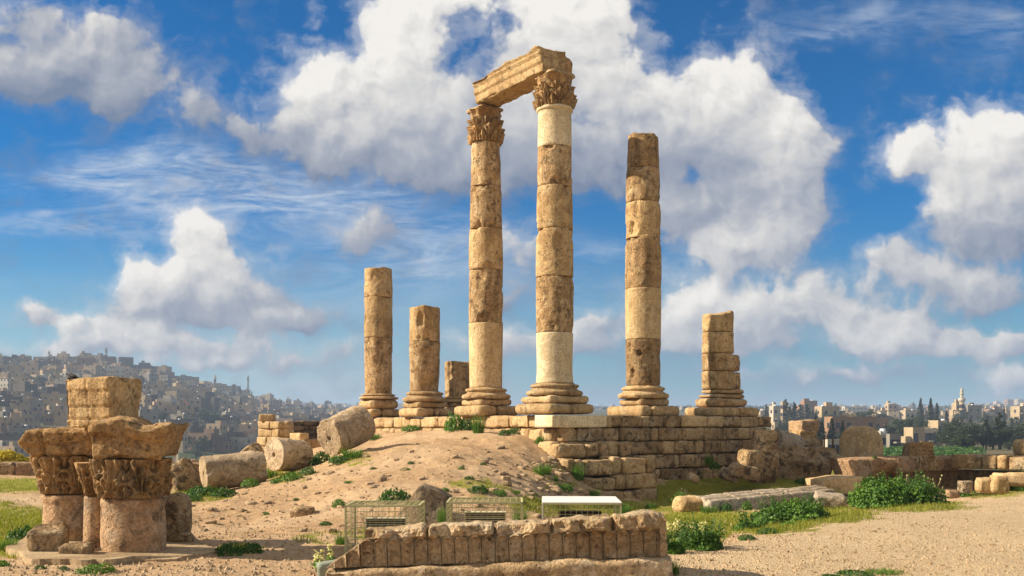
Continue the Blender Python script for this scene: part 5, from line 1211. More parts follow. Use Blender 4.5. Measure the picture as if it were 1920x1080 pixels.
def house(p, W_, D_, H_, colname, label, group, yaw=0.0, windows=False, name='house', hut=True, seed=0, tank=True, red=False, arch=False, wsz=(1.1, 1.4)):
    rg = random.Random(seed); base = 6.0
    root = thing(name, tuple(p), label, 'house', group, yaw)
    parts = [box(W_, D_, H_ + base, (0, 0, (H_ - base) / 2))]
    t = .35; ph = .9
    for sx in (-1, 1): parts.append(box(t, D_, ph, (sx * (W_ - t) / 2, 0, H_ + ph / 2)))
    for sy in (-1, 1): parts.append(box(W_ - 2 * t, t, ph, (0, sy * (D_ - t) / 2, H_ + ph / 2)))
    if rg.random() < .5: parts.append(box(W_ * .3, 1.2, .3, (rg.uniform(-.3, .3) * W_, -D_ / 2 - .6, H_ * rg.choice([.33, .62]))))
    if rg.random() < .6:    # a stepped-back wing
        ww = W_ * rg.uniform(.3, .5); sx = rg.choice((-1, 1)); parts.append(box(ww, D_ * .8, H_ * rg.uniform(.55, .85) + base, (sx * (W_ / 2 + ww / 2 - .05), .3, (H_ * .6 - base) / 2)))
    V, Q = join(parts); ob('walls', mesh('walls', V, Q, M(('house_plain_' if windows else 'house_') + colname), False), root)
    if hut:
        hw = W_ * rg.uniform(.2, .4); hx = rg.uniform(-.25, .25) * W_; hh = rg.uniform(2, 3)
        V, Q = box(hw, D_ * .4, hh, (hx, .1 * D_, H_ + hh / 2 + .01)); ob('roof_room', mesh('roof_room', V, Q, M('house_plain_' + colname), False), root)
    if tank:
        V, Q = join([lathe([(.01, 0), (.6, 0), (.6, 1.3), (.01, 1.35)], 10, 0, 1, step=9) for _ in range(1)]); V = V + np.array((rg.uniform(-.4, .4) * W_, -.2 * D_, H_ + .02)); ob('water_tank', mesh('water_tank', V, Q, M('tank_white')), root)
    if red:
        V = np.array([(-W_ / 2 - .4, -D_ / 2 - .4, H_ + ph + .01), (W_ / 2 + .4, -D_ / 2 - .4, H_ + ph + .01), (W_ / 2 + .4, D_ / 2 + .4, H_ + ph + .01), (-W_ / 2 - .4, D_ / 2 + .4, H_ + ph + .01), (-W_ * .2, 0, H_ + ph + 2.6), (W_ * .2, 0, H_ + ph + 2.6)])
        ob('roof', mesh('roof', V, [[0, 1, 5, 4], [1, 2, 5], [2, 3, 4, 5], [3, 0, 4], [3, 2, 1, 0]], M('red_tiles'), False), root)
    if windows:
        ns = max(1, int(round(H_ / 3.2))); nc = max(2, min(6, int(W_ / 2.8)))
        for fl in range(ns):
            for c in range(nc):
                if rg.random() < .12: continue
                ob('window', win_mesh(wsz[0], wsz[1]), root, (-W_ / 2 + W_ * (c + .5) / nc, -D_ / 2 - .012, (fl + .55) * H_ / ns))
            nd = max(1, min(4, int(D_ / 3.5)))
            for c in range(nd):
                if rg.random() < .25: continue
                ob('window', win_mesh(wsz[0], wsz[1]), root, (-W_ / 2 - .012, -D_ / 2 + D_ * (c + .5) / nd, (fl + .55) * H_ / ns), (0, 0, math.pi / 2))
    return root
rh = random.Random(11)
SKY_ROW = lambda u: np.interp(u, RU, RV)
# landmarks of the left hill that one can tell apart
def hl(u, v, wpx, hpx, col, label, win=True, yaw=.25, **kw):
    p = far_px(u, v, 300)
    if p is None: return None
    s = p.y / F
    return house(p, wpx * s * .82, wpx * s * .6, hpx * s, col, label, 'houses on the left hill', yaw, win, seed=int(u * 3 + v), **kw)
LM = [(16, 680, 32, 12, 'tan', 'long tan apartment block on the hilltop at the left border'), (62, 676, 14, 13, 'cream', 'square cream tower house on the hilltop right of the long tan block'), (76, 676, 14, 12, 'pink', 'pinkish house on the hilltop beside the cream tower house'),
 (160, 686, 34, 15, 'tan', 'wide tan apartment block just below the hilltop above the banded block'), (25, 695, 17, 14, 'grey', 'grey-white house with four windows high on the hill near the left border'), (46, 714, 23, 14, 'white', 'white block with six dark windows halfway up the hill, left of the banded block'), (80, 729, 19, 22, 'white', 'white tower-like house with balconies left of the banded block'),
 (88, 700, 26, 8, 'cream', 'long low cream house under the hilltop'), (46, 772, 20, 19, 'tan', 'tan three-storey house with stepped left side, low on the hill'), (70, 770, 20, 16, 'grey', 'grey house beside the stepped tan one'), (14, 790, 30, 18, 'pink', 'reddish house with a bright roof line at the left border'), (76, 748, 20, 16, 'tan', 'dull tan house with a flat roof left of the banded block'), (92, 798, 14, 18, 'pink', 'pale pink narrow house low on the hill left of the banded block'),
 (210, 672, 12, 10, 'cream', 'cream house beside the mast on the hilltop'), (236, 676, 12, 9, 'grey', 'grey house right of the hilltop mast'),
 (275, 742, 18, 20, 'grey', 'tall grey house with wide balconies right of the banded block'), (325, 730, 30, 14, 'cream', 'sunlit cream apartment row high on the slope right of the banded block'), (350, 745, 14, 11, 'white', 'small white house with two windows in the middle of the slope'), (282, 786, 20, 14, 'white', 'white two-storey house above the stack\'s pointed corner'), (310, 785, 24, 8, 'tan', 'long low tan house right of the white two-storey one'), (330, 760, 16, 10, 'grey', 'pale grey house in the middle of the slope'), (366, 770, 26, 20, 'tan', 'big tan house above the green knoll'), (347, 775, 16, 12, 'white', 'cream-white house with a red roof edge beside the green knoll'),
 (428, 735, 14, 14, 'cream', 'tall cream house near the hill crest below the minaret'), (460, 748, 22, 15, 'tan', 'brown house with a lit left side near the crest'), (497, 731, 12, 9, 'white', 'bright white house on the crest right of the mast'), (438, 826, 22, 20, 'grey', 'square grey-white house at the foot of the hill below the green knoll'), (452, 802, 14, 9, 'cream', 'small cream house with a bright roof at the foot of the slope'), (376, 812, 20, 10, 'pink', 'pinkish double house under the green knoll'), (350, 832, 32, 13, 'grey', 'long grey house with balconies at the foot of the hill'), (418, 778, 18, 10, 'cream', 'cream house right of the green knoll'), (482, 780, 24, 12, 'cream', 'wide cream house with a lit left side above the ruined room'), (520, 770, 22, 18, 'pink', 'pinkish house block above the ruined room'), (541, 768, 12, 18, 'cream', 'narrow sunlit house above the ruined room wall'), (560, 780, 14, 14, 'white', 'small white house above the rubble wall'), (590, 788, 16, 18, 'tan', 'stepped tan house above the rubble wall'), (492, 760, 12, 14, 'cream', 'slim cream house on the middle of the far slope'), (600, 758, 16, 9, 'grey', 'grey block on the low right end of the hill'), (660, 752, 18, 12, 'cream', 'cream high block on the horizon left of the first column')]
placed = []
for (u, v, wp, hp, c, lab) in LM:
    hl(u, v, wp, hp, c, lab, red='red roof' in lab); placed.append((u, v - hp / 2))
# ordinary houses filling the slope
ADJ = {'cream': 'cream', 'tan': 'tan', 'grey': 'grey', 'pink': 'pinkish', 'white': 'pale', 'dark': 'dark brown'}
n_h = 0; tries = 0
while n_h < 205 and tries < 9000:
    tries += 1
    u = rh.uniform(-30, 700); v0 = SKY_ROW(u); v = rh.uniform(v0 + 1, 872)
    if u > 330 and v > 850: continue
    if ((u - 388) / 40) ** 2 + ((v - 795) / 26) ** 2 < 1: continue         # the green knoll
    if 128 < u < 256 and 712 < v < 790: continue
    if 40 < u < 330 and v > 805: continue
    if 592 < u < 680 and v > 800: continue
    p = far_px(u, v, 300)
    if p is None: continue
    s = p.y / F; wm = rh.uniform(7, 13.5); wp = wm / s; hp = rh.uniform(5, 9.5) / s
    if any(abs(u - a) < (wp + 9) * .46 and abs(v - hp / 2 - b_) < 5.6 * min(1.3, 800 / p.y) for a, b_ in placed): continue
    placed.append((u, v - hp / 2)); n_h += 1
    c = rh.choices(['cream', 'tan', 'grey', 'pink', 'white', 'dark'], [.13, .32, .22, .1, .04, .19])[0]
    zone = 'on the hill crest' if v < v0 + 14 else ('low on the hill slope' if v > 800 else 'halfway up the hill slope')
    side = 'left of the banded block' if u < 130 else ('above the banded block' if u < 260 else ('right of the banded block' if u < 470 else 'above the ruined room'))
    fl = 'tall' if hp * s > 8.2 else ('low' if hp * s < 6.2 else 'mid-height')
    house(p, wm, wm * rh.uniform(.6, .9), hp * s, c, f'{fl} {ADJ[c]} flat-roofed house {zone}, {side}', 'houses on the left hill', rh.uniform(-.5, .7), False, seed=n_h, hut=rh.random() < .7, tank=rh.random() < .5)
# masts, minaret and a flag on the left hill
def mast(u, v0, v1, label, thick=.9):
    p = far_px(u, v1, 300); p = p or P(u, v1, 900); s = p.y / F; H_ = (v1 - v0) * s; B = []
    root = thing('radio_mast', tuple(p), label, 'mast')
    for a in range(4):
        x, y = math.cos(a * 1.57 + .8), math.sin(a * 1.57 + .8); B.append(bar((x * thick, y * thick, 0), (x * thick * .35, y * thick * .35, H_), .3))
    for k in range(1, 9):
        f = 1 - .65 * k / 9; B += [bar((-thick * f * .7, 0, H_ * k / 9), (thick * f * .7, 0, H_ * k / 9), .2), bar((0, -thick * f * .7, H_ * k / 9), (0, thick * f * .7, H_ * k / 9), .2)]
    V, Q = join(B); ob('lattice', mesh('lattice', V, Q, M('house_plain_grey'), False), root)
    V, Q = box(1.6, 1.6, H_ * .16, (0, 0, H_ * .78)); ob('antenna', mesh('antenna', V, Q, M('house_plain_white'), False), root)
mast(199, 652, 680, 'tall lattice radio mast on the hilltop above the banded block', 1.6); mast(465, 704, 736, 'thin radio mast on the crest left of the broken column'); mast(92, 657, 678, 'hair-thin antenna pole on the hilltop', .4)
def minaret(p, H_, r, label, seg=12):
    root = thing('minaret', tuple(p), label, 'minaret'); f = lambda a: H_ * a
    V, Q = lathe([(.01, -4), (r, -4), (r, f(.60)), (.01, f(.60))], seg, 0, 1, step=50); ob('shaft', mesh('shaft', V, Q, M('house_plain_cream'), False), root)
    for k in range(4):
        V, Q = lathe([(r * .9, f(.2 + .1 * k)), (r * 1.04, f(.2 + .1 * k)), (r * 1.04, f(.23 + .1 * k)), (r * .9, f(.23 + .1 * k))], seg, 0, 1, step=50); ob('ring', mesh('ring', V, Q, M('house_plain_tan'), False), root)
    V, Q = lathe([(r * .9, f(.58)), (r * 1.5, f(.63)), (r * 1.55, f(.66)), (r * 1.55, f(.695)), (r * 1.4, f(.695)), (r * .8, f(.66))], seg, 0, 1, step=50); ob('balcony', mesh('balcony', V, Q, M('mosque_ring'), False), root)
    V, Q = lathe([(.01, f(.66)), (r * .72, f(.66)), (r * .7, f(.80)), (r * .95, f(.82)), (r * .95, f(.835)), (r * .62, f(.85)), (r * .62, f(.90)), (r * .7, f(.915)), (r * .66, f(.94)), (r * .4, f(.965)), (r * .08, f(.985)), (r * .06, f(1.05)), (.01, f(1.06))], seg, 0, 1, step=50); ob('lantern', mesh('lantern', V, Q, M('house_plain_white'), False), root)
    for k in range(5):
        a = -math.pi / 2 + (k - 2) * .7
        for zf in (.3, .45):
            ob('window', win_mesh(.7, 1.6), root, (math.cos(a) * r * 1.0, math.sin(a) * r * 1.0, f(zf + .01)), (0, 0, a + math.pi / 2))
p = far_px(403, 722, 300) or P(403, 722, 1050); minaret(p, 20 * p.y / F, 2.2 * p.y / F, 'small square-looking minaret on the crest of the left hill')
fp = P(341, 868, 55); root = thing('flag', tuple(fp), 'limp pale flag with rainbow stripes at the rim right of the stacked fragments', 'flag')
V, Q = bar((0, 0, -3), (-.42, 0, .62), .03); ob('flag_pole', mesh('flag_pole', V, Q, M('tank_white'), False), root)
g_ = [(-.40 + .34 * a, .10 * math.sin(a * 9), .58 - .75 * b_ - .1 * a) for a in np.linspace(0, 1, 8) for b_ in np.linspace(0, 1, 8)]
Q = [[i * 8 + j, i * 8 + j + 1, (i + 1) * 8 + j + 1, (i + 1) * 8 + j] for i in range(7) for j in range(7)]
fm, T = newmat('striped_cloth'); rp = T.n('ValToRGB', Fac=T.n('SeparateXYZ', Vector=T.n('TexCoord').outputs['Generated']).outputs[0]); c_ = rp.color_ramp; c_.elements[0].color = (.5, .2, .3, 1); c_.elements[1].color = (.2, .3, .55, 1)
for q_, cc in ((.3, (.6, .55, .35, 1)), (.55, (.6, .6, .6, 1)), (.75, (.3, .45, .3, 1))): c_.elements.new(q_).color = cc
finish(T, rp.outputs[0], .8); V2 = [(x, y - .02, z) for x, y, z in g_]
ob('cloth', mesh('cloth', g_ + V2, Q + [[i + 64 for i in f[::-1]] for f in Q], fm), root)

# ------------------------------------------------------------------ trees
def crown_clumps(centers, leaf, per, seed):
    parts = []
    for k, (c, r) in enumerate(centers):
        rg = np.random.default_rng(seed * 100 + k); n = per
        d = rg.normal(0, 1, (n, 3)); d /= np.linalg.norm(d, axis=1, keepdims=True); p = np.array(c) + d * (rg.uniform(.2, 1, n) ** .5)[:, None] * np.array(r)
        nm = d + rg.normal(0, .6, (n, 3)); nm /= np.linalg.norm(nm, axis=1, keepdims=True); t = np.cross(nm, rg.normal(0, 1, (n, 3))); t /= np.linalg.norm(t, axis=1, keepdims=True); b_ = np.cross(nm, t); sz = leaf * rg.uniform(.5, 1.3, n)[:, None]
        V = np.stack([p - t * sz * .5, p + b_ * sz * .4, p + t * sz * .6, p - b_ * sz * .4], 1).reshape(-1, 3); parts.append((V, (np.arange(n)[:, None] * 4 + np.arange(4)[None])))
    return join(parts)
TREES = {}
def tree_kind(kind, seed):
    r = random.Random(seed); cen = []
    if kind == 'cypress':                       # unit height 1
        for k in range(26):
            z = .06 + .92 * k / 25; w_ = .115 * min(1, (z / .2) ** .5) * (1 - .85 * max(0, (z - .35) / .65) ** 1.3)
            for q_ in range(2): a = r.uniform(0, 6.28); cen.append(((math.cos(a) * w_ * .35, math.sin(a) * w_ * .35, z), (w_ * r.uniform(.6, 1), w_ * r.uniform(.6, 1), .06)))
        V, Q = crown_clumps(cen, .035, 40, seed); mat = 'cypress_needles'; tr = [bar((0, 0, -.1), (0, 0, .4), .03)]
    elif kind == 'pine':
        for k in range(30):
            a = r.uniform(0, 6.28); q_ = r.uniform(0, .42); z = .5 + r.uniform(-.22, .38) * (1 - q_); cen.append(((math.cos(a) * q_, math.sin(a) * q_, z), (r.uniform(.08, .17), r.uniform(.08, .17), r.uniform(.05, .11))))
        V, Q = crown_clumps(cen, .04, 70, seed); mat = 'pine_needles'; tr = [bar((0, 0, -.2), (.02, 0, .5), .05)] + [bar((0, 0, .3), (c[0][0] * .8, c[0][1] * .8, c[0][2]), .018) for c in cen[::4]]
    elif kind == 'conifer':
        for k in range(40):
            z = .12 + .86 * (k / 39); w_ = .27 * (1 - (z - .1) / .92) + .02; a = r.uniform(0, 6.28); q_ = w_ * r.uniform(.2, .9); cen.append(((math.cos(a) * q_, math.sin(a) * q_, z), (w_ * .5 + .015, w_ * .5 + .015, .035)))
        V, Q = crown_clumps(cen, .035, 45, seed); mat = 'cypress_needles'; tr = [bar((0, 0, -.1), (0, 0, .8), .035)]
    elif kind == 'bare':
        for k in range(22):
            a = r.uniform(0, 6.28); q_ = r.uniform(0, .4); z = .55 + r.uniform(-.25, .4) * (1 - q_); cen.append(((math.cos(a) * q_, math.sin(a) * q_, z), (.13, .13, .12)))
        V, Q = crown_clumps(cen, .022, 45, seed); mat = 'bare_twigs'; tr = [bar((0, 0, -.1), (0, 0, .4), .04)] + [bar((0, 0, .25), c[0], .014) for c in cen]
    else:                                       # round
        for k in range(26):
            a = r.uniform(0, 6.28); q_ = r.uniform(0, .38); z = .55 + r.uniform(-.32, .34) * (1 - q_ * .8); cen.append(((math.cos(a) * q_, math.sin(a) * q_, z), (r.uniform(.1, .18), r.uniform(.1, .18), r.uniform(.08, .14))))
        V, Q = crown_clumps(cen, .05, 70, seed); mat = {'round': 'hill_tree_leaves', 'autumn': 'autumn_leaves'}[kind]; tr = [bar((0, 0, -.2), (0, 0, .5), .05)]
    tv, tq = join(tr); nm = {'cypress': 'cypress_tree', 'pine': 'pine_tree', 'conifer': 'conifer_tree', 'bare': 'bare_tree', 'round': 'leafy_tree', 'autumn': 'autumn_tree'}[kind]
    return nm, mesh('crown', V, Q, M(mat), False), mesh('trunk', tv, tq, M('bark'), False)
for k in ('cypress', 'pine', 'conifer', 'bare', 'round', 'autumn'): TREES[k] = [tree_kind(k, 50 + i) for i in range(3)]
def tree(kind, u, vt, vb, label, group, d=None, wide=1.0, dmin=140):
    p = far_px(u, vb, dmin) if d is None else Vector((*PXY(u, d), 0))
    if p is None: return
    if d is not None: p.z = min(gz(p.x, p.y), Zv(vb, d)) if True else 0
    s = p.y / F; H_ = EYE + (HZ - vt) * s - p.z
    nm, cr_, tk = TREES[kind][int(u * 7 + vt) % 3]
    root = thing(nm, tuple(p), label, 'tree', group, (u * 1.37) % 6.28); root.scale = (H_ * wide, H_ * wide, H_)
    ob('crown', cr_, root); ob('trunk', tk, root)
# right background, told apart by what they stand beside
TR = [('cypress', 1726.5, 748, 800, 'dark cypress, left one of the pair left of the minaret', 1.15), ('cypress', 1745, 748, 805, 'dark cypress, right one of the pair left of the minaret', 1.1), ('cypress', 1757, 757, 806, 'shorter cypress just right of the cypress pair', 1.3), ('cypress', 1713.5, 753, 772, 'small far cypress left of the cypress pair', .9), ('cypress', 1883, 762, 800, 'cypress near the cream block at the right border', .9), ('cypress', 1775, 770, 800, 'dark cypress clump between the pair and the minaret', 1.5),
 ('conifer', 1473, 749, 800, 'dark conifer behind the white modern building', 1.0), ('conifer', 1490, 754, 800, 'dark spiky conifer right of the white modern building', 1.0), ('conifer', 1500, 758, 798, 'conifer in the dark group right of the white modern building', 1.0), ('conifer', 1514, 757, 800, 'tallest-looking conifer right of the dark group by the white building', 1.0), ('conifer', 1437, 758, 795, 'slim dark conifer left of the white modern building', .8), ('conifer', 1447, 757, 792, 'second slim conifer left of the white modern building', .8), ('conifer', 1480, 762, 802, 'low conifer between the white building and the dark group', 1.1), ('conifer', 1524, 770, 802, 'short conifer at the right end of the dark group', 1.1),
 ('pine', 1546, 766, 800, 'dark pine left of the yellow tree', 1.2), ('pine', 1562, 762, 798, 'dark round pine before the stepped cream building', 1.2), ('autumn', 1586, 772, 800, 'golden yellow autumn tree above the long brown building', 1.5), ('autumn', 1606, 778, 796, 'small yellow tree right of the golden one', 1.2), ('pine', 1610, 770, 796, 'dark pine right of the yellow trees', 1.4), ('pine', 1633, 763, 802, 'big dark umbrella pine right of the yellow trees', 1.3), ('cypress', 1529, 780, 850, 'cypress standing left of the long brown building', 1.0), ('cypress', 1541, 792, 850, 'dark cypress at the brown building\'s left corner', 1.5), ('cypress', 1560, 786, 852, 'second cypress before the brown building', 1.5), ('cypress', 1580, 790, 850, 'third cypress before the brown building', 1.2), ('bare', 1566, 811, 848, 'grey bare tree between the iron posts', 1.2), ('pine', 1598, 800, 835, 'pine in front of the brown building behind the domed stone', 1.2), ('pine', 1661, 793, 826, 'broad dark pine right of the domed stone', 1.6), ('pine', 1676, 798, 832, 'dark pine touching the broad one right of the domed stone', 1.4), ('pine', 1690, 780, 832, 'tall loose pine above the ruined cream house', 1.0), ('pine', 1706, 772, 830, 'tall pine before the cypress pair', 1.0), ('pine', 1727, 780, 818, 'olive-green spreading pine under the cypress pair', 1.3), ('pine', 1745, 796, 822, 'low dark pine left of the arched house', 1.2),
 ('pine', 1794, 779, 838, 'umbrella pine right of the arched house', 1.1), ('pine', 1786, 792, 842, 'dark tree at the right wall of the arched house', 1.0), ('pine', 1812, 793, 843, 'dense dark tree below the mosque', 1.1), ('pine', 1826, 790, 845, 'dense tree right of the one below the mosque', 1.1), ('conifer', 1849, 785, 846, 'tall dark column-shaped tree in the right-hand grove', 1.0), ('pine', 1862, 800, 848, 'wide dark tree in front of the column-shaped one', 1.3), ('conifer', 1874, 774, 846, 'tall dark conifer in the right-hand grove', 1.0), ('pine', 1843, 812, 850, 'low dark tree in the middle of the right-hand grove', 1.3), ('pine', 1893, 795, 846, 'dark tree right of the tall conifer', 1.2), ('pine', 1912, 788, 842, 'big green tree at the right border', 1.2), ('pine', 1877, 812, 848, 'low tree at the foot of the tall conifer', 1.3), ('bare', 1893, 826, 850, 'grey leafless tree at the right end of the grove', 1.3), ('bare', 1765, 815, 840, 'bare brownish tree below the arched house', 1.1), ('pine', 1800, 815, 846, 'low tree in front of the umbrella pine', 1.3), ('bare', 1822, 822, 850, 'grey bare tree in front of the dense grove', 1.2), ('pine', 1776, 808, 842, 'dark tree between the veranda house and the umbrella pine', 1.0), ('pine', 1640, 786, 800, 'low dark tree behind the brown building', 1.6), ('pine', 1668, 778, 792, 'small dark tree beside the white terrace house', 1.2)]
for kind, u, vt, vb, lab, wd in TR: tree(kind, u, vt, min(vb, 843), lab, 'trees in the right background', None, wd * (1.3 if kind == 'pine' else 1.1))
# trees scattered between the houses of the left hill
for (u, vt, vb, lab) in ((153, 662, 680, 'pointed dark cypress on the hilltop'), (376, 722, 748, 'tall thin cypress halfway up the slope right of the banded block'), (438, 722, 752, 'dark cypress pair member, left, near the crest'), (450, 724, 754, 'dark cypress pair member, right, near the crest'), (451, 745, 778, 'tall black cypress in the middle of the right slope'), (472, 733, 750, 'short cypress under the crest mast'), (350, 720, 735, 'thin cypress above the sunlit row'), (253, 676, 690, 'small cypress where the crest begins to fall'), (258, 678, 690, 'second small cypress where the crest begins to fall'), (612, 752, 775, 'dark cypress on the far low slope')):
    tree('cypress', u, vt, vb, lab, 'cypresses on the left hill', None, 1.15, 300)
nt = 0
while nt < 72:
    u = rh.uniform(-20, 690); v = rh.uniform(SKY_ROW(u) + 2, 868); knoll = nt < 16
    if knoll: u = rh.gauss(388, 26); v = rh.gauss(800, 16)
    if (128 < u < 256 and 712 < v < 790) or (40 < u < 330 and v > 800) or (592 < u < 680 and v > 795): continue
    p = far_px(u, v, 300)
    if p is None: continue
    h = rh.uniform(5, 9) * F / p.y
    side = 'left of the banded block' if u < 130 else ('above the banded block' if u < 260 else ('right of the banded block' if u < 470 else 'above the ruined room'))
    tree('round', u, v - h, v, 'dark leafy tree on the green knoll of the left hill' if knoll else 'dark leafy tree among the houses of the left hill, ' + side, 'leafy trees on the left hill', None, rh.uniform(.9, 1.4), 300); nt += 1
for k in range(14):
    u = rh.uniform(290, 460); v = SKY_ROW(u) + rh.uniform(1, 6); p = far_px(u, v, 300)
    if p is not None: tree('round', u, v - rh.uniform(7, 11) * 900 / p.y, v, 'dark round tree on the wooded crest of the left hill', 'trees on the crest', None, 1.2, 300)

# ------------------------------------------------------------------ buildings of the right background
def rb(u0, u1, vt, vb, col, label, yaw=.3, dmin=150, dep=.6, win=True, **kw):
    col = {'cream': 'gold', 'pink': 'brick', 'tan': 'brick', 'white': 'pale'}.get(col, col)
    uc = (u0 + u1) / 2; p = far_px(uc, vb, dmin) or P(uc, vb, 600); s = p.y / F; Wd = (u1 - u0) * s; w_ = Wd / (math.cos(yaw) + dep * math.sin(abs(yaw)))
    return house(p, w_, w_ * dep, (vb - vt) * s, col, label, 'buildings of the right background', yaw, win, 'building', seed=int(u0 + vt * 3), **kw)
rb(1443, 1468, 765, 796, 'white', 'white modern building with stepped terraces among conifers', .35); rb(1464, 1476, 757, 800, 'cream', 'tall cream slab tower attached to the white modern building', .35, tank=False, hut=False)
rb(1529, 1572, 766, 800, 'cream', 'stepped cream building behind dark pines', .3); rb(1502, 1531, 754, 768, 'pink', 'far pinkish block right of the conifer group', .2, 900); rb(1580, 1625, 764, 776, 'white', 'long pale building with rows of windows on the far slope', .1, 800, .3)
rb(1548, 1640, 788, 832, 'pink', 'long low brown stone building behind the domed stone', .18, 170, .35, hut=False, tank=False); rb(1632, 1664, 788, 812, 'tan', 'brown stone wing at the right end of the long low building', .18, 260, .6, hut=False, tank=False)
rb(1634, 1662, 779, 792, 'cream', 'cream house with a white terrace above the brown wing', .3, 300); rb(1659, 1682, 760, 784, 'cream', 'cream cube house with dark openings, left of the cypress pair', .3, 400); rb(1681, 1697, 766, 784, 'white', 'white house right of the cream cube house', .3, 420)
rb(1741, 1775, 794, 822, 'cream', 'golden house with pointed-arch windows below the cypress pair', .55, 200, .8, wsz=(1.6, 2.6), tank=True, hut=False); rb(1696, 1733, 808, 838, 'cream', 'ruined cream house with gaping openings behind the moulded block', .45, 170, .7, hut=False, tank=False, wsz=(1.5, 2.4)); rb(1728, 1757, 810, 836, 'grey', 'grey veranda house with slim posts right of the ruined cream house', -.2, 180, .6, hut=False, tank=False, wsz=(2.0, 2.6))
rb(1645, 1663, 816, 841, 'white', 'whitewashed broken house just right of the domed stone', .4, 150, .6, hut=False); rb(1663, 1688, 822, 842, 'grey', 'low grey house right of the whitewashed broken one', .2, 150, .5, hut=False, tank=False)
rb(1780, 1826, 775, 790, 'cream', 'mosque hall of pale stone at the foot of the minaret', .5, 350, .6, hut=False, tank=False); rb(1785, 1806, 759, 790, 'cream', 'tall pale block directly left of the minaret', .4, 380); rb(1806, 1838, 763, 790, 'grey', 'grey apartment block directly right of the minaret', .2, 420)
rb(1896, 1935, 765, 792, 'cream', 'cream apartment block at the right border', .4, 300); rb(1848, 1880, 770, 786, 'tan', 'long tan house with a pale roof left of the cream block', .2, 400, .5); rb(1844, 1862, 776, 790, 'white', 'white house right of the grey apartment block', .3, 350); rb(1690, 1722, 772, 786, 'cream', 'low cream house behind the tall pines', .2, 450); rb(1884, 1900, 750, 764, 'pink', 'tall pinkish building on the skyline near the right border', .3, 1400); rb(1902, 1920, 750, 762, 'cream', 'cream high building on the skyline at the right border', .3, 1400)
rb(1448, 1486, 796, 806, 'cream', 'low pale house roof showing over the fallen drum at the podium\'s right end', .1, 200, .5, hut=False, tank=False); rb(1545, 1580, 842, 858, 'white', 'low whitewashed wall house between the iron posts', .2, 140, .5, hut=False, tank=False)
pm = far_px(1803.5, 792, 330); minaret(pm, (792 - 727) * pm.y / F, 4.3 * pm.y / F, 'slender pale minaret with a balcony, tallest thing on the right skyline')
nt = 0
while nt < 64:
    u = rh.uniform(1440, 1935); v = rh.uniform(792, 850)
    if u < 1640 and v > 815 and rh.random() < .4: continue
    if any(a < u < b_ and v < lim for a, b_, lim in ((1560, 1640, 846), (1738, 1780, 838), (1692, 1760, 846), (1440, 1478, 812), (1640, 1690, 852))): continue
    p = far_px(u, min(v, 845), 150)
    if p is None: continue
    k = rh.choice(['pine', 'pine', 'pine', 'conifer', 'round']); hpx = rh.uniform(20, 40) * (1 if v > 815 else .7)
    ref = 'left of the domed stone' if u < 1640 else ('between the domed stone and the cypress pair' if u < 1740 else ('below the mosque' if u < 1840 else 'near the right border'))
    tree(k, u, v - hpx, min(v, 845), 'dark tree of the background grove, ' + ref, 'trees of the background grove', None, 1.35 if k != 'conifer' else 1.0); nt += 1
# ordinary houses on the right slope
placed = []; n_h = 0; tries = 0
while n_h < 60 and tries < 6000:
    tries += 1; u = rh.uniform(1425, 1935); v = rh.uniform(757, 788); p = far_px(u, v, 600)
    if p is None: continue
    s = p.y / F; wm = min(16, max(6, rh.uniform(7, 13) * s))
    if any(abs(u - a) < 9 and abs(v - b_) < 3.5 for a, b_ in placed): continue
    placed.append((u, v)); n_h += 1; c = rh.choices(['cream', 'tan', 'grey', 'pink', 'white'], [.36, .2, .14, .12, .18])[0]; fl = min(12, max(4, rh.uniform(6, 11) * s)) / .75
    ref = 'near the white modern building' if u < 1540 else ('above the long brown building' if u < 1690 else ('near the minaret' if u < 1850 else 'near the right border'))
    house(p, wm, wm * .7, fl * .75, {'cream': 'gold', 'white': 'pale', 'tan': 'cream'}.get(c, c), f"{'tall' if fl > 9 else 'small'} {ADJ[c]} house on the {'far' if v < 772 else 'middle'} right slope, {ref}", 'ordinary houses of the right background', rh.uniform(-.3, .7), False, seed=900 + n_h, hut=rh.random() < .6, tank=False)
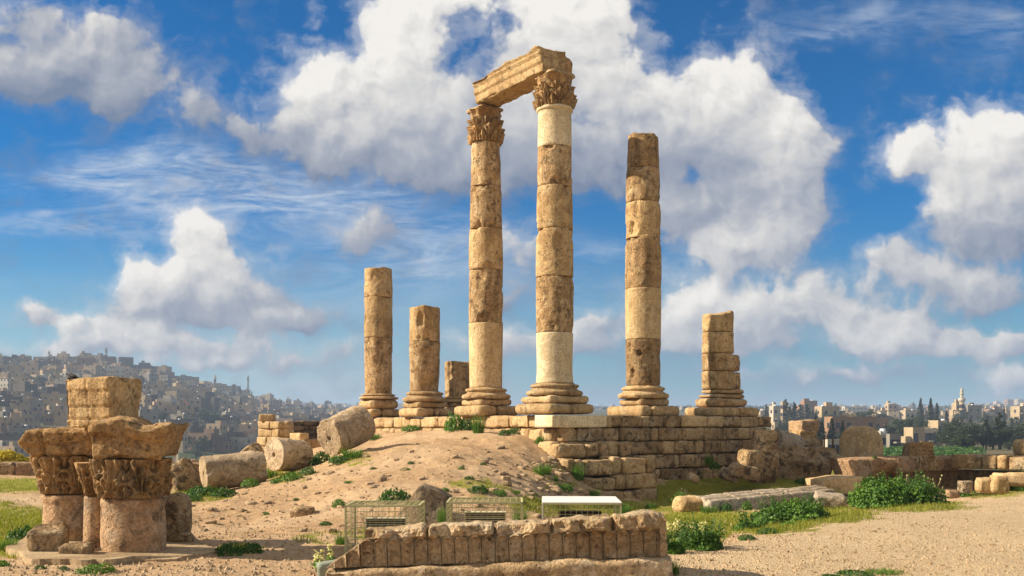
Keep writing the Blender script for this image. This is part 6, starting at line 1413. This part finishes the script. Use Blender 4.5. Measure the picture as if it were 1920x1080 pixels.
# the far town: hundreds of houses a few pixels each
def far_town():
    rg = random.Random(3); parts = []; idx = []; keys = ['gold', 'cream', 'grey', 'pink', 'pale']; n = 0
    while n < 1900:
        u = rg.uniform(560, 1960)
        d = rg.uniform(1700, 2640)
        if u < 760 and d < 1900: continue
        x = (u - 960) / F * d; z = gz(x, d); w_, h_ = rg.uniform(5, 12), rg.uniform(3, 6.5) * (1.7 if rg.random() < .06 else 1)
        v, q_ = box(w_, w_ * .7, h_ + 6, (0, 0, (h_ - 6) / 2)); parts.append((rotz(v, rg.uniform(-.5, .8)) + (x, d, z), q_)); idx += [rg.choices(range(5), [.3, .25, .15, .12, .18])[0]] * 6; n += 1
    m2 = 0
    while m2 < 420:                     # the smallest houses packed into the gaps of the left hill
        u = rg.uniform(-40, 700); v = SKY_ROW(u) + rg.uniform(1, 95) ** 1.0
        if ((u - 388) / 42) ** 2 + ((v - 797) / 28) ** 2 < 1 or v > 850: continue
        p_ = far_px(u, v, 300)
        if p_ is None: continue
        m2 += 1; w_, h_ = rg.uniform(5, 9), rg.uniform(3.5, 6.5)
        v_, q_ = box(w_, w_ * .8, h_ + 5, (0, 0, (h_ - 5) / 2)); parts.append((rotz(v_, rg.uniform(-.5, .8)) + np.array(p_), q_)); idx += [rg.choices(range(5), [.06, .3, .4, .16, .08])[0]] * 6
    V, Q = join(parts); tag(ob('distant_houses', mesh('distant_houses', V, Q, None, False, [M('house_' + k) for k in keys], idx)), 'tiny pale houses of the town crowding the far ridges along the horizon', None, None, 'stuff')
far_town()
def far_trees():
    rg = random.Random(9); parts = []
    for k in range(420):
        u = rg.uniform(640, 1960); d = rg.uniform(900, 2550); x = (u - 960) / F * d; h_ = rg.uniform(5, 9); r_ = rg.uniform(3, 6)
        V, Q = crown_clumps([((x, d, gz(x, d) + h_ * .5), (r_, r_, h_ * .55))], 2.6, 26, k); parts.append((V, Q))
    V, Q = join(parts); tag(ob('distant_trees', mesh('distant_trees', V, Q, M('pine_needles'), False)), 'dark specks of far-off trees between the houses of the horizon', None, None, 'stuff')
far_trees()
# garden green below the right-hand terrace wall
def garden():
    parts = []; rg = random.Random(4)
    for k in range(170):
        u = rg.uniform(1640, 1830); d = rg.uniform(105, 190); x = (u - 960) / F * d; V, Q = leaf_cloud(26, 1.8, .8, .45, 700 + k); parts.append((V + (x, d, gz(x, d) - .1), Q))
    V, Q = join(parts); tag(ob('garden_hedge', mesh('garden_hedge', V, Q, M('leaf_deep'), False)), 'bright green ground cover of the gardens below the terrace wall', None, None, 'stuff')
garden()

# ------------------------------------------------------------------ the air
def haze():
    V, Q = box(9000, 9000, 240, (0, 0, 0)); V[:, 2] = np.where(V[:, 2] > 0, 76, -26)
    m = bpy.data.materials.new('haze_air'); m.use_nodes = True; m.node_tree.nodes.clear(); T = NT(m.node_tree)
    v = T.n('VolumePrincipled', Color=(.56, .71, .95), Density=HAZE); v.inputs['Anisotropy'].default_value = 0.0
    o = T.n('OutputMaterial'); T.nt.links.new(v.outputs[0], o.inputs['Volume'])
    tag(ob('haze', mesh('haze', V, Q, m, False)), 'thin bluish haze over the valley and the far hills', None, None, 'stuff')
HAZE = .00034
haze()
